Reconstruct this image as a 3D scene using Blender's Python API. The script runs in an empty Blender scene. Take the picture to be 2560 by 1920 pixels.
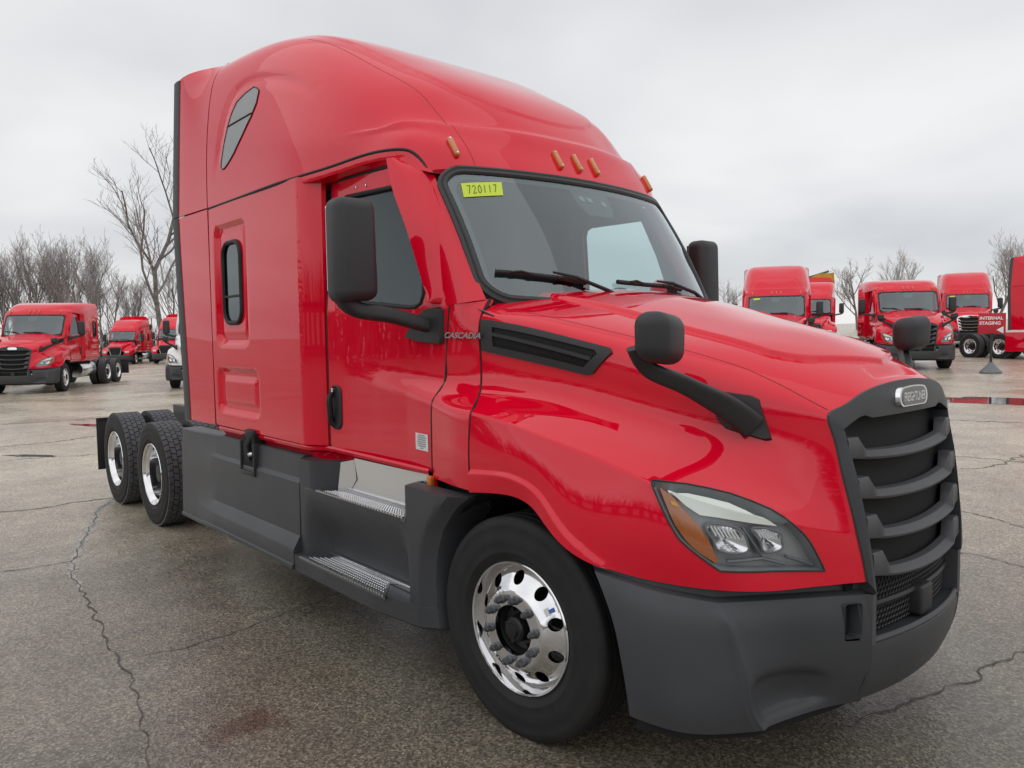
import bpy, bmesh, math, random
import numpy as np
from mathutils import Vector, Matrix, noise
from mathutils.geometry import delaunay_2d_cdt

SC = bpy.context.scene
COL = SC.collection

# ---------------------------------------------------------------- camera
cam_data = bpy.data.cameras.new('camera')
cam_data.sensor_width = 36.0
cam_data.lens = 26.768
cam_data.clip_start = 0.05
cam_data.clip_end = 3000
cam = bpy.data.objects.new('camera', cam_data)
COL.objects.link(cam)
cam.matrix_world = Matrix(((0.659097, -0.041018, 0.750938, 2.5029),
                           (0.751954, 0.052549, -0.657118, -3.3508),
                           (-0.012507, 0.997776, 0.065478, 1.808),
                           (0, 0, 0, 1)))
SC.camera = cam

# ---------------------------------------------------------------- world: overcast, a thin blue sky almost wholly behind cloud
SUN_EL, SUN_AZ = math.radians(52), math.radians(-75)      # azimuth of the sun in the x-y plane
world = bpy.data.worlds.new('World'); SC.world = world; world.use_nodes = True
nt = world.node_tree; nt.nodes.clear()
def wn(t, **k):
    n = nt.nodes.new(t)
    for a, b in k.items(): setattr(n, a, b)
    return n
out = wn('ShaderNodeOutputWorld')
sky = wn('ShaderNodeTexSky', sky_type='NISHITA', sun_disc=False, sun_elevation=SUN_EL, sun_rotation=math.pi/2-SUN_AZ)
bg1 = wn('ShaderNodeBackground'); bg1.inputs['Strength'].default_value = 0.10
nt.links.new(sky.outputs[0], bg1.inputs['Color'])
tc = wn('ShaderNodeTexCoord')
sep = wn('ShaderNodeSeparateXYZ'); nt.links.new(tc.outputs['Generated'], sep.inputs[0])
ab = wn('ShaderNodeMath', operation='ABSOLUTE'); nt.links.new(sep.outputs['Z'], ab.inputs[0])
add = wn('ShaderNodeMath', operation='ADD'); nt.links.new(ab.outputs[0], add.inputs[0]); add.inputs[1].default_value = 0.22
dv = wn('ShaderNodeVectorMath', operation='DIVIDE'); nt.links.new(tc.outputs['Generated'], dv.inputs[0])
cmb = wn('ShaderNodeCombineXYZ')
for i in range(3): nt.links.new(add.outputs[0], cmb.inputs[i])
nt.links.new(cmb.outputs[0], dv.inputs[1])
n1 = wn('ShaderNodeTexNoise'); n1.inputs['Scale'].default_value = 0.75; n1.inputs['Detail'].default_value = 4; n1.inputs['Roughness'].default_value = .45; n1.inputs['Distortion'].default_value = .3
mp = wn('ShaderNodeMapping'); mp.inputs['Location'].default_value = (1.3, 4.6, 0.7)
nt.links.new(dv.outputs[0], mp.inputs['Vector']); nt.links.new(mp.outputs[0], n1.inputs['Vector'])
ramp = wn('ShaderNodeValToRGB'); nt.links.new(n1.outputs[0], ramp.inputs[0])
ramp.color_ramp.elements[0].position = .34; ramp.color_ramp.elements[0].color = (.44, .45, .475, 1)
ramp.color_ramp.elements[1].position = .66; ramp.color_ramp.elements[1].color = (.665, .665, .66, 1)
bg2 = wn('ShaderNodeBackground'); bg2.inputs['Strength'].default_value = 1.0
nt.links.new(ramp.outputs[0], bg2.inputs['Color'])
mx = wn('ShaderNodeMixShader'); mx.inputs[0].default_value = .93
nt.links.new(bg1.outputs[0], mx.inputs[1]); nt.links.new(bg2.outputs[0], mx.inputs[2]); nt.links.new(mx.outputs[0], out.inputs[0])

# ---------------------------------------------------------------- sun behind the cloud, exposure
sun_data = bpy.data.lights.new('sun', 'SUN'); sun_data.energy = .55; sun_data.angle = math.radians(125); sun_data.color = (1, .97, .93)
sun = bpy.data.objects.new('sun', sun_data); COL.objects.link(sun)
sd = Vector((math.cos(SUN_AZ)*math.cos(SUN_EL), math.sin(SUN_AZ)*math.cos(SUN_EL), math.sin(SUN_EL)))
sun.rotation_euler = sd.to_track_quat('Z', 'Y').to_euler(); sun.location = (0, 0, 30)
vs = SC.view_settings
vs.view_transform = 'Standard'; vs.look = 'None'; vs.exposure = 0.46; vs.gamma = 1.0; vs.use_curve_mapping = False
SC.cycles.max_bounces = 8; SC.cycles.glossy_bounces = 4; SC.cycles.transparent_max_bounces = 12; SC.cycles.diffuse_bounces = 3
SC.cycles.caustics_reflective = False; SC.cycles.caustics_refractive = False
# ---------------------------------------------------------------- geometry core
def nat_basis(knots, s):
    knots = np.asarray(knots, float); s = np.asarray(s, float)
    k = len(knots); h = np.diff(knots)
    A = np.zeros((k, k)); Rm = np.zeros((k, k)); A[0, 0] = A[-1, -1] = 1
    for i in range(1, k-1):
        A[i, i-1] = h[i-1]; A[i, i] = 2*(h[i-1]+h[i]); A[i, i+1] = h[i]
        Rm[i, i-1] = 6/h[i-1]; Rm[i, i] = -6/h[i-1]-6/h[i]; Rm[i, i+1] = 6/h[i]
    M = np.linalg.solve(A, Rm)
    i = np.clip(np.searchsorted(knots, s, side='right')-1, 0, k-2)
    a = (knots[i+1]-s)/h[i]; b = 1-a
    B = np.zeros((len(s), k)); r = np.arange(len(s))
    B[r, i] += a; B[r, i+1] += b
    B += ((a**3-a)*h[i]**2/6)[:, None]*M[i] + ((b**3-b)*h[i]**2/6)[:, None]*M[i+1]
    return B

class Patch:
    """tensor cubic spline through a grid of 3D points; parameters run in grid index units"""
    def __init__(self, grid, cu=(), cv=()):
        self.G = np.array(grid, float); self.nu, self.nv = self.G.shape[:2]
        du = np.linalg.norm(np.diff(self.G, axis=0), axis=2).mean(1)
        dv = np.linalg.norm(np.diff(self.G, axis=1), axis=2).mean(0)
        self.ku = np.r_[0, np.cumsum(np.maximum(du, 1e-4))]; self.kv = np.r_[0, np.cumsum(np.maximum(dv, 1e-4))]
        self.cu = [0]+list(cu)+[self.nu-1]; self.cv = [0]+list(cv)+[self.nv-1]
    def _b(self, t, k, c):
        t = np.clip(np.asarray(t, float), 0, len(k)-1); s = np.interp(t, np.arange(len(k)), k); B = np.zeros((len(t), len(k)))
        for a, b in zip(c[:-1], c[1:]):
            m = (t >= a-1e-9) & (t <= b+1e-9)
            if m.any(): B[np.ix_(m, range(a, b+1))] = nat_basis(k[a:b+1], s[m])
        return B
    def __call__(self, u, v):
        u = np.atleast_1d(u); v = np.atleast_1d(v)
        return np.einsum('mi,mj,ijd->md', self._b(u, self.ku, self.cu), self._b(v, self.kv, self.cv), self.G)
    def normal(self, u, v, e=2e-3):
        u = np.clip(np.atleast_1d(u), 0, self.nu-1.0); v = np.clip(np.atleast_1d(v), 0, self.nv-1.0)
        a = self(np.minimum(u+e, self.nu-1), v)-self(np.maximum(u-e, 0), v)
        b = self(u, np.minimum(v+e, self.nv-1))-self(u, np.maximum(v-e, 0))
        n = np.cross(a, b); return n/np.maximum(np.linalg.norm(n, axis=1), 1e-12)[:, None]
    def grid(self, uu, vv):
        U, V = np.meshgrid(uu, vv, indexing='ij'); return self(U.ravel(), V.ravel()).reshape(len(uu), len(vv), 3)

def curve(P, n, closed=False):
    P = np.array(P, float)
    if closed:
        Q = np.vstack([P[-3:], P, P[:3]]); d = np.r_[0, np.cumsum(np.linalg.norm(np.diff(Q, axis=0), axis=1))]
        return nat_basis(d, np.linspace(d[3], d[3+len(P)], n, endpoint=False)) @ Q
    d = np.r_[0, np.cumsum(np.linalg.norm(np.diff(P, axis=0), axis=1))]
    return nat_basis(d, np.linspace(0, d[-1], n)) @ P

def poly_resample(P, step, closed=True):
    P = [np.array(p, float) for p in P]; out = []
    n = len(P)
    for i in range(n if closed else n-1):
        a, b = P[i], P[(i+1) % n]; k = max(1, int(round(np.linalg.norm(b-a)/step)))
        out += [a+(b-a)*j/k for j in range(k)]
    if not closed: out.append(P[-1])
    return np.array(out)

def rrect(x0, x1, z0, z1, r, n=6):
    out = []
    for cx, cz, a0 in ((x1-r, z1-r, 0), (x0+r, z1-r, 90), (x0+r, z0+r, 180), (x1-r, z0+r, 270)):
        for i in range(n+1):
            a = math.radians(a0+90*i/n); out.append((cx+r*math.cos(a), cz+r*math.sin(a)))
    return out

def inpoly(P, x, y):
    P = np.asarray(P, float); x = np.asarray(x); y = np.asarray(y); c = np.zeros(x.shape, bool)
    x1, y1 = P[:, 0], P[:, 1]; x2, y2 = np.roll(x1, -1), np.roll(y1, -1)
    for a, b, p, q in zip(x1, y1, x2, y2):
        if b == q: continue
        c ^= ((b > y) != (q > y)) & (x < (p-a)*(y-b)/(q-b)+a)
    return c

def sdf_rr(x, z, x0, x1, z0, z1, r):
    cx, cz = (x0+x1)/2, (z0+z1)/2
    qx = np.abs(x-cx)-(x1-x0)/2+r; qz = np.abs(z-cz)-(z1-z0)/2+r
    return np.hypot(np.maximum(qx, 0), np.maximum(qz, 0))+np.minimum(np.maximum(qx, qz), 0)-r

def sstep(t):
    t = np.clip(t, 0, 1); return t*t*(3-2*t)

# ---------------------------------------------------------------- the truck's main surfaces (metres; x forward, front axle at 0; right half)
# roof cap: rows run from the windshield header back to the rear, columns from the centre line out and down to the seam
ROOF = [
 [(-.64, 0, 2.69), (-.66, -.33, 2.69), (-.71, -.60, 2.69), (-.765, -.77, 2.69), (-.81, -.86, 2.69), (-.84, -.91, 2.69), (-.86, -.94, 2.685), (-.87, -.965, 2.675)],
 [(-.73, 0, 2.83), (-.75, -.33, 2.83), (-.80, -.60, 2.835), (-.85, -.77, 2.84), (-.895, -.88, 2.845), (-.925, -.94, 2.835), (-.94, -.975, 2.815), (-.955, -1.0, 2.785)],
 [(-.87, 0, 3.02), (-.89, -.33, 3.015), (-.94, -.58, 3.0), (-.99, -.77, 2.98), (-1.04, -.90, 2.96), (-1.06, -.975, 2.925), (-1.07, -1.02, 2.875), (-1.075, -1.045, 2.822)],
 [(-1.1, 0, 3.25), (-1.11, -.34, 3.245), (-1.13, -.60, 3.225), (-1.16, -.79, 3.17), (-1.21, -.94, 3.06), (-1.25, -1.025, 2.97), (-1.265, -1.065, 2.90), (-1.27, -1.085, 2.83)],
 [(-1.45, 0, 3.475), (-1.45, -.35, 3.47), (-1.45, -.64, 3.44), (-1.45, -.84, 3.365), (-1.46, -.99, 3.22), (-1.49, -1.08, 3.06), (-1.52, -1.125, 2.93), (-1.55, -1.14, 2.81)],
 [(-2.0, 0, 3.745), (-2.0, -.38, 3.745), (-2.0, -.68, 3.735), (-2.0, -.90, 3.67), (-2.0, -1.05, 3.49), (-2.0, -1.15, 3.23), (-2.0, -1.2, 2.99), (-2.0, -1.215, 2.79)],
 [(-2.7, 0, 3.93), (-2.7, -.40, 3.93), (-2.7, -.72, 3.92), (-2.7, -.96, 3.87), (-2.7, -1.10, 3.68), (-2.7, -1.175, 3.37), (-2.7, -1.21, 3.05), (-2.7, -1.22, 2.79)],
 [(-3.41, 0, 3.98), (-3.41, -.40, 3.98), (-3.41, -.75, 3.965), (-3.41, -1.0, 3.915), (-3.41, -1.13, 3.765), (-3.41, -1.19, 3.45), (-3.41, -1.215, 3.10), (-3.41, -1.22, 2.79)]]
# hood: rows run from the cowl forward to the grille edge, columns from the centre line over the shoulder and fender to the lower edge
HOOD = [
 [(-.24, 0, 2.025), (-.28, -.3, 2.02), (-.35, -.6, 2.005), (-.40, -.88, 1.965), (-.40, -1.0, 1.905), (-.39, -1.022, 1.76), (-.375, -1.03, 1.575), (-.325, -1.095, 1.50), (-.25, -1.195, 1.45), (-.25, -1.21, 1.26), (-.25, -1.2, 1.08)],
 [(0, 0, 1.985), (-.03, -.29, 1.977), (-.08, -.58, 1.958), (-.10, -.85, 1.912), (-.10, -.97, 1.855), (-.09, -.988, 1.71), (-.08, -.996, 1.555), (-.035, -1.09, 1.478), (0, -1.19, 1.42), (-.03, -1.215, 1.26), (-.05, -1.2, 1.105)],
 [(.24, 0, 1.925), (.22, -.28, 1.915), (.2, -.55, 1.892), (.2, -.80, 1.845), (.2, -.92, 1.785), (.2, -.940, 1.655), (.2, -.951, 1.525), (.225, -1.055, 1.444), (.25, -1.175, 1.37), (.21, -1.21, 1.22), (.18, -1.2, 1.08)],
 [(.51, 0, 1.85), (.5, -.27, 1.84), (.48, -.52, 1.815), (.48, -.74, 1.775), (.48, -.855, 1.715), (.48, -.875, 1.59), (.48, -.889, 1.465), (.495, -1.005, 1.385), (.5, -1.14, 1.31), (.47, -1.19, 1.11), (.45, -1.2, .925)],
 [(.78, 0, 1.785), (.77, -.25, 1.77), (.75, -.48, 1.745), (.74, -.67, 1.70), (.74, -.775, 1.64), (.75, -.795, 1.52), (.755, -.814, 1.395), (.77, -.93, 1.305), (.78, -1.07, 1.22), (.875, -1.045, 1.02), (.935, -.99, .862)],
 [(1.03, 0, 1.69), (1.02, -.235, 1.68), (1.0, -.44, 1.65), (.985, -.59, 1.605), (.975, -.67, 1.55), (.985, -.678, 1.435), (.995, -.698, 1.32), (1.01, -.755, 1.205), (1.04, -.83, 1.12), (1.10, -.755, .98), (1.13, -.715, .855)],
 [(1.19, 0, 1.60), (1.185, -.22, 1.59), (1.170, -.40, 1.557), (1.148, -.51, 1.515), (1.13, -.567, 1.485), (1.147, -.555, 1.40), (1.17, -.54, 1.28), (1.197, -.522, 1.15), (1.22, -.505, 1.03), (1.236, -.492, .94), (1.248, -.48, .852)]]
# ---------------------------------------------------------------- materials
MATS = {}
def mat(name, base, rough=.5, metal=0.0, coat=0.0, coat_rough=.03, spec=.5, bump=None, var=None, emit=None, alpha=None):
    """bump=(scale, strength); var=(scale, amount): gentle procedural change of the colour"""
    m = bpy.data.materials.new(name); m.use_nodes = True; t = m.node_tree; p = t.nodes['Principled BSDF']
    p.inputs['Base Color'].default_value = (*base, 1); p.inputs['Roughness'].default_value = rough
    p.inputs['Metallic'].default_value = metal; p.inputs['Coat Weight'].default_value = coat
    p.inputs['Coat Roughness'].default_value = coat_rough; p.inputs['Specular IOR Level'].default_value = spec
    tcn = t.nodes.new('ShaderNodeTexCoord')
    if var:
        n = t.nodes.new('ShaderNodeTexNoise'); n.inputs['Scale'].default_value = var[0]; n.inputs['Detail'].default_value = 5
        t.links.new(tcn.outputs['Object'], n.inputs['Vector'])
        r = t.nodes.new('ShaderNodeValToRGB'); a = var[1]
        r.color_ramp.elements[0].position = .3; r.color_ramp.elements[1].position = .7
        r.color_ramp.elements[0].color = (*[max(0, c*(1-a)) for c in base], 1); r.color_ramp.elements[1].color = (*[min(1, c*(1+a)) for c in base], 1)
        t.links.new(n.outputs[0], r.inputs[0]); t.links.new(r.outputs[0], p.inputs['Base Color'])
    if bump:
        n = t.nodes.new('ShaderNodeTexNoise'); n.inputs['Scale'].default_value = bump[0]; n.inputs['Detail'].default_value = 3
        t.links.new(tcn.outputs['Object'], n.inputs['Vector'])
        b = t.nodes.new('ShaderNodeBump'); b.inputs['Strength'].default_value = bump[1]; b.inputs['Distance'].default_value = .004
        t.links.new(n.outputs[0], b.inputs['Height']); t.links.new(b.outputs[0], p.inputs['Normal'])
    if emit:
        p.inputs['Emission Color'].default_value = (*emit[0], 1); p.inputs['Emission Strength'].default_value = emit[1]
    if coat: p.inputs['Coat IOR'].default_value = 1.55
    MATS[name] = m; return m

def glass_mat(name, tint, refl=1.0, rough=0.0, base=.07):
    m = bpy.data.materials.new(name); m.use_nodes = True; t = m.node_tree; t.nodes.clear()
    o = t.nodes.new('ShaderNodeOutputMaterial'); tr = t.nodes.new('ShaderNodeBsdfTransparent'); tr.inputs[0].default_value = (*tint, 1)
    g = t.nodes.new('ShaderNodeBsdfGlossy'); g.inputs['Roughness'].default_value = rough; g.inputs['Color'].default_value = (refl*.88, refl*.96, refl, 1)
    lw = t.nodes.new('ShaderNodeLayerWeight'); lw.inputs['Blend'].default_value = .5
    p5 = t.nodes.new('ShaderNodeMath'); p5.operation = 'POWER'; p5.inputs[1].default_value = 4.2; t.links.new(lw.outputs['Facing'], p5.inputs[0])
    f = t.nodes.new('ShaderNodeMath'); f.operation = 'MULTIPLY_ADD'; f.inputs[1].default_value = .93; f.inputs[2].default_value = base; t.links.new(p5.outputs[0], f.inputs[0])
    x = t.nodes.new('ShaderNodeMixShader'); t.links.new(f.outputs[0], x.inputs[0]); t.links.new(tr.outputs[0], x.inputs[1]); t.links.new(g.outputs[0], x.inputs[2])
    t.links.new(x.outputs[0], o.inputs[0]); MATS[name] = m; return m

RED = mat('red_paint', (.76, .0014, .024), .5, coat=1.0, coat_rough=.012, spec=.0, bump=(2.2, .010))
WHITE = mat('white_paint', (.80, .80, .80), .4, coat=1.0)
GREY = mat('grey_plastic', (.052, .055, .061), .42, spec=.45, bump=(420, .25), var=(3, .12))
DARK = mat('dark_plastic', (.026, .026, .028), .5, bump=(500, .2))
MIRR = mat('mirror_plastic', (.030, .031, .034), .48, bump=(600, .2))
BLACK = mat('black_rubber', (.012, .012, .013), .6)
VOID = mat('black_void', (.006, .006, .006), .8)
TYRE = mat('tyre_rubber', (.013, .013, .0135), .72, bump=(60, .15), var=(9, .3))
TREAD = mat('tread_rubber', (.085, .090, .098), .7, bump=(80, .2), var=(14, .25))
ALU = mat('polished_aluminium', (.80, .80, .81), .10, metal=1.0, bump=(9, .02))
BRUSH = mat('brushed_aluminium', (.72, .72, .73), .26, metal=1.0, bump=(160, .06))
NUT = mat('lug_nut_grey', (.12, .125, .135), .4, metal=.4)
HUB = mat('hub_black', (.01, .01, .011), .45)
CHROME = mat('chrome', (.85, .86, .88), .06, metal=1.0)
AMBER = mat('amber_lens', (.60, .17, .015), .18, coat=1.0, bump=(200, .1))
AMBERD = mat('dark_amber_lens', (.42, .11, .012), .25, coat=1.0)
HLBODY = mat('headlamp_housing', (.34, .355, .37), .28, metal=.3)
HLWHITE = mat('lamp_light_guide', (.82, .87, .80), .25, coat=.5)
REFL = mat('lamp_reflector', (.82, .82, .84), .12, metal=1.0, bump=(70, .25))
FRAME = mat('chassis_black', (.014, .014, .015), .5, bump=(40, .2))
INTER = mat('cab_trim_grey', (.13, .16, .175), .7)
CURT = mat('cab_curtain', (.10, .125, .14), .85, bump=(5, .3))
PAPER = mat('paper_white', (.78, .78, .76), .7)
STICK = mat('sticker_yellow', (.62, .78, .06), .6)
INK = mat('ink', (.05, .05, .07), .7)
GREYINK = mat('label_print', (.25, .26, .27), .7)
WGLASS = glass_mat('windshield_glass', (.72, .88, .89), base=.16)
SGLASS = glass_mat('side_glass', (.74, .83, .81))
DGLASS = glass_mat('dark_sleeper_glass', (.16, .17, .17))
LENS = glass_mat('lamp_lens', (.96, .97, .97), base=.02)
SILV = mat('silver_emblem', (.75, .75, .77), .2, metal=1.0)

# ---------------------------------------------------------------- object helpers
def mesh(name, V, F, m, sharp=35, mats=None, fm=None):
    me = bpy.data.meshes.new(name)
    me.from_pydata([tuple(map(float, v)) for v in V], [], [tuple(int(i) for i in f) for f in F])
    if mats:
        for x in mats: me.materials.append(x)
        me.polygons.foreach_set('material_index', fm)
    else: me.materials.append(m)
    me.polygons.foreach_set('use_smooth', [True]*len(me.polygons))
    if sharp: me.set_sharp_from_angle(angle=math.radians(sharp))
    me.update(); return me
def ob(name, me, parent=None, label=None, cat=None, group=None, kind=None):
    o = bpy.data.objects.new(name, me); COL.objects.link(o)
    if parent: o.parent = parent
    if label: o['label'] = label
    if cat: o['category'] = cat
    if group: o['group'] = group
    if kind: o['kind'] = kind
    return o
def mk(name, VF, m, parent=None, sharp=35, **k):
    return ob(name, mesh(name, VF[0], VF[1], m, sharp), parent, **k)
def mirror(VF):
    V = np.array(VF[0], float)*[1, -1, 1]; return V, [tuple(reversed(f)) for f in VF[1]]
def mk2(name, VF, m, parent=None, sharp=35, **k):
    return mk(name, VF, m, parent, sharp, **k), mk(name, mirror(VF), m, parent, sharp, **k)
def empty(name, loc=(0, 0, 0), rz=0, **k):
    o = ob(name, None, **k); o.location = loc; o.rotation_euler = (0, 0, rz); return o
def join(*parts):
    V = []; F = []
    for v, f in parts:
        n = len(V); V += [tuple(p) for p in v]; F += [tuple(i+n for i in q) for q in f]
    return np.array(V), F
def xf(VF, M=None, loc=(0, 0, 0), rot=(0, 0, 0), s=1):
    V = np.array(VF[0], float)*s
    R = np.array(Matrix.Rotation(rot[2], 3, 'Z') @ Matrix.Rotation(rot[1], 3, 'Y') @ Matrix.Rotation(rot[0], 3, 'X')) if M is None else np.array(M)
    return V @ R.T+np.array(loc), VF[1]
def grid_mesh(P, closed_u=False, closed_v=False, flip=False):
    nu, nv = P.shape[:2]; F = []
    for i in range(nu if closed_u else nu-1):
        for j in range(nv if closed_v else nv-1):
            a, b = i, (i+1) % nu; c, d = j, (j+1) % nv
            q = (a*nv+c, b*nv+c, b*nv+d, a*nv+d); F.append(tuple(reversed(q)) if flip else q)
    return P.reshape(-1, 3), F
def loft(secs, closed=False, flip=False): return grid_mesh(np.array(secs, float), closed_v=closed, flip=flip)
def cap(VF, idx, flip=False):
    return VF[0], VF[1]+[tuple(reversed(idx)) if flip else tuple(idx)]
def box(x0, x1, y0, y1, z0, z1, bev=0.0, seg=2):
    bm = bmesh.new(); bmesh.ops.create_cube(bm, size=1)
    for v in bm.verts: v.co = Vector(((x0+x1)/2+v.co.x*(x1-x0), (y0+y1)/2+v.co.y*(y1-y0), (z0+z1)/2+v.co.z*(z1-z0)))
    if bev: bmesh.ops.bevel(bm, geom=bm.edges[:], offset=bev, segments=seg, profile=.5, affect='EDGES')
    return bm_vf(bm)
def bm_vf(bm):
    bm.verts.index_update(); V = np.array([v.co[:] for v in bm.verts]); F = [tuple(v.index for v in f.verts) for f in bm.faces]; bm.free(); return V, F
def frames(P, closed=False, up=(0, 0, 1)):
    P = np.array(P, float)
    T = (np.roll(P, -1, 0)-np.roll(P, 1, 0)) if closed else np.gradient(P, axis=0)
    T /= np.maximum(np.linalg.norm(T, axis=1), 1e-9)[:, None]
    N = np.zeros_like(T); n = np.cross(T[0], up)
    if np.linalg.norm(n) < 1e-3: n = np.cross(T[0], (1, 0, 0.1))
    n /= np.linalg.norm(n)
    for i in range(len(P)):
        n = n-T[i]*np.dot(n, T[i]); n /= np.linalg.norm(n); N[i] = n
    return T, N, np.cross(T, N)
def tube(P, r, n=8, closed=False, caps=True, flat=1.0, up=(0, 0, 1)):
    """flat scales the section along the second axis"""
    P = np.array(P, float); T, N, B = frames(P, closed, up); r = np.broadcast_to(r, (len(P),))
    a = np.arange(n)*2*math.pi/n
    G = P[:, None]+r[:, None, None]*(np.cos(a)[None, :, None]*N[:, None]+flat*np.sin(a)[None, :, None]*B[:, None])
    V, F = grid_mesh(G, closed_u=closed, closed_v=True, flip=True)
    if caps and not closed: F = F+[tuple(range(n)), tuple(range((len(P)-1)*n, len(P)*n))[::-1]]
    return V, F
def bar(P, a, b, up=(0, 0, 1), n=4, pw=.45):
    """sweep a rounded-rectangle section of half sizes a (sideways) and b (upward)"""
    P = np.array(P, float); T, N, B = frames(P, False, up); t = np.arange(4*n)*2*math.pi/(4*n)+math.pi/(4*n)
    cx = np.sign(np.cos(t))*np.abs(np.cos(t))**pw; cy = np.sign(np.sin(t))*np.abs(np.sin(t))**pw
    a = np.broadcast_to(a, (len(P),)); b = np.broadcast_to(b, (len(P),))
    G = P[:, None]+a[:, None, None]*cx[None, :, None]*N[:, None]+b[:, None, None]*cy[None, :, None]*B[:, None]
    V, F = grid_mesh(G, closed_v=True, flip=True); m = 4*n
    return V, F+[tuple(range(m)), tuple(range((len(P)-1)*m, len(P)*m))[::-1]]
def strip(P, N, prof, closed=True):
    """sweep a profile [(across, out)] along P; N gives the outward normal at every point"""
    P = np.array(P, float); N = np.array(N, float)
    T = (np.roll(P, -1, 0)-np.roll(P, 1, 0)) if closed else np.gradient(P, axis=0)
    T /= np.maximum(np.linalg.norm(T, axis=1), 1e-9)[:, None]; B = np.cross(N, T)
    G = np.stack([P+B*a+N*b for a, b in prof], 1)
    return grid_mesh(G, closed_u=closed)
def lathe(prof, n=64, axis='y'):
    """profile [(radius, out)]; out goes to -y (the right side of the truck)"""
    a = np.arange(n)*2*math.pi/n; pr = np.array(prof, float)
    G = np.stack([np.stack([r*np.cos(a), np.full(n, -o), r*np.sin(a)], 1) for r, o in pr], 0)
    return grid_mesh(G, closed_v=True, flip=True)
def cdt_panel(outline, holes, fmap, step, extra=None, pad=.45):
    """triangulated panel of a 2D outline with holes, mapped to 3D by fmap(a, b) -> n x 3; returns VF and boundary loops"""
    loops = [poly_resample(outline, step)]+[poly_resample(h, step) for h in holes]
    pts = []; edges = []; ranges = []
    for L in loops:
        n0 = len(pts); pts += [tuple(p) for p in L]; edges += [(n0+i, n0+(i+1) % len(L)) for i in range(len(L))]; ranges.append((n0, len(pts)))
    O = loops[0]; lo, hi = O.min(0), O.max(0)
    gx, gy = np.meshgrid(np.arange(lo[0]+step/2, hi[0], step), np.arange(lo[1]+step/2, hi[1], step)); gx = gx.ravel(); gy = gy.ravel()
    if extra is not None: gx = np.r_[gx, np.array(extra)[:, 0]]; gy = np.r_[gy, np.array(extra)[:, 1]]
    ok = inpoly(O, gx, gy)
    for h in loops[1:]: ok &= ~inpoly(h, gx, gy)
    gx, gy = gx[ok], gy[ok]
    B = np.array(pts); keep = np.ones(len(gx), bool)
    for i in range(0, len(gx), 4000):
        d = np.hypot(gx[i:i+4000, None]-B[None, :, 0], gy[i:i+4000, None]-B[None, :, 1]).min(1); keep[i:i+4000] = d > step*pad
    allp = pts+list(zip(gx[keep], gy[keep]))
    vo, eo, fo, *_ = delaunay_2d_cdt([Vector(p) for p in allp], edges, [], 0, 1e-7)
    P = np.array([v[:] for v in vo]); T = np.array([f for f in fo if len(f) == 3]); c = P[T].mean(1)
    ok = inpoly(O, c[:, 0], c[:, 1])
    for h in loops[1:]: ok &= ~inpoly(h, c[:, 0], c[:, 1])
    q = P[T]; area = np.abs((q[:, 1, 0]-q[:, 0, 0])*(q[:, 2, 1]-q[:, 0, 1])-(q[:, 2, 0]-q[:, 0, 0])*(q[:, 1, 1]-q[:, 0, 1]))
    lng = np.max([np.hypot(*(q[:, i]-q[:, (i+1) % 3]).T) for i in range(3)], axis=0)
    T = T[ok & (area > 1e-5*step*step) & (lng < 8*step)]
    return (np.array(fmap(P[:, 0], P[:, 1])), [tuple(t) for t in T]), [np.array(fmap(L[:, 0], L[:, 1])) for L in loops]
def orient(VF, d):
    """flip all faces if their mean normal points away from d"""
    V = np.array(VF[0], float); s = 0
    for f in VF[1][:400]:
        n = np.cross(V[f[1]]-V[f[0]], V[f[2]]-V[f[0]]); s += np.sign(np.dot(n, d))
    return VF if s > 0 else (VF[0], [tuple(reversed(f)) for f in VF[1]])
def flange(loop, d):
    """wall from a boundary loop along vector d"""
    L = np.array(loop); return grid_mesh(np.stack([L, L+np.array(d)], 1), closed_u=True)
def text_vf(s, size, extrude=.003, align='CENTER', shear=0.0, sx=1.0, bold=0.0):
    c = bpy.data.curves.new('t', 'FONT'); c.body = s; c.size = size; c.extrude = extrude; c.align_x = align; c.align_y = 'CENTER'; c.shear = shear; c.offset = bold
    o = bpy.data.objects.new('t', c); COL.objects.link(o); dg = bpy.context.evaluated_depsgraph_get()
    me = bpy.data.meshes.new_from_object(o.evaluated_get(dg)); V = np.array([v.co[:] for v in me.vertices])*[sx, 1, 1]; F = [tuple(p.vertices) for p in me.polygons]
    bpy.data.objects.remove(o); bpy.data.curves.remove(c); bpy.data.meshes.remove(me); return V, F
def basis_m(ex, ey, ez): return np.stack([np.array(ex, float), np.array(ey, float), np.array(ez, float)], 1)
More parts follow.
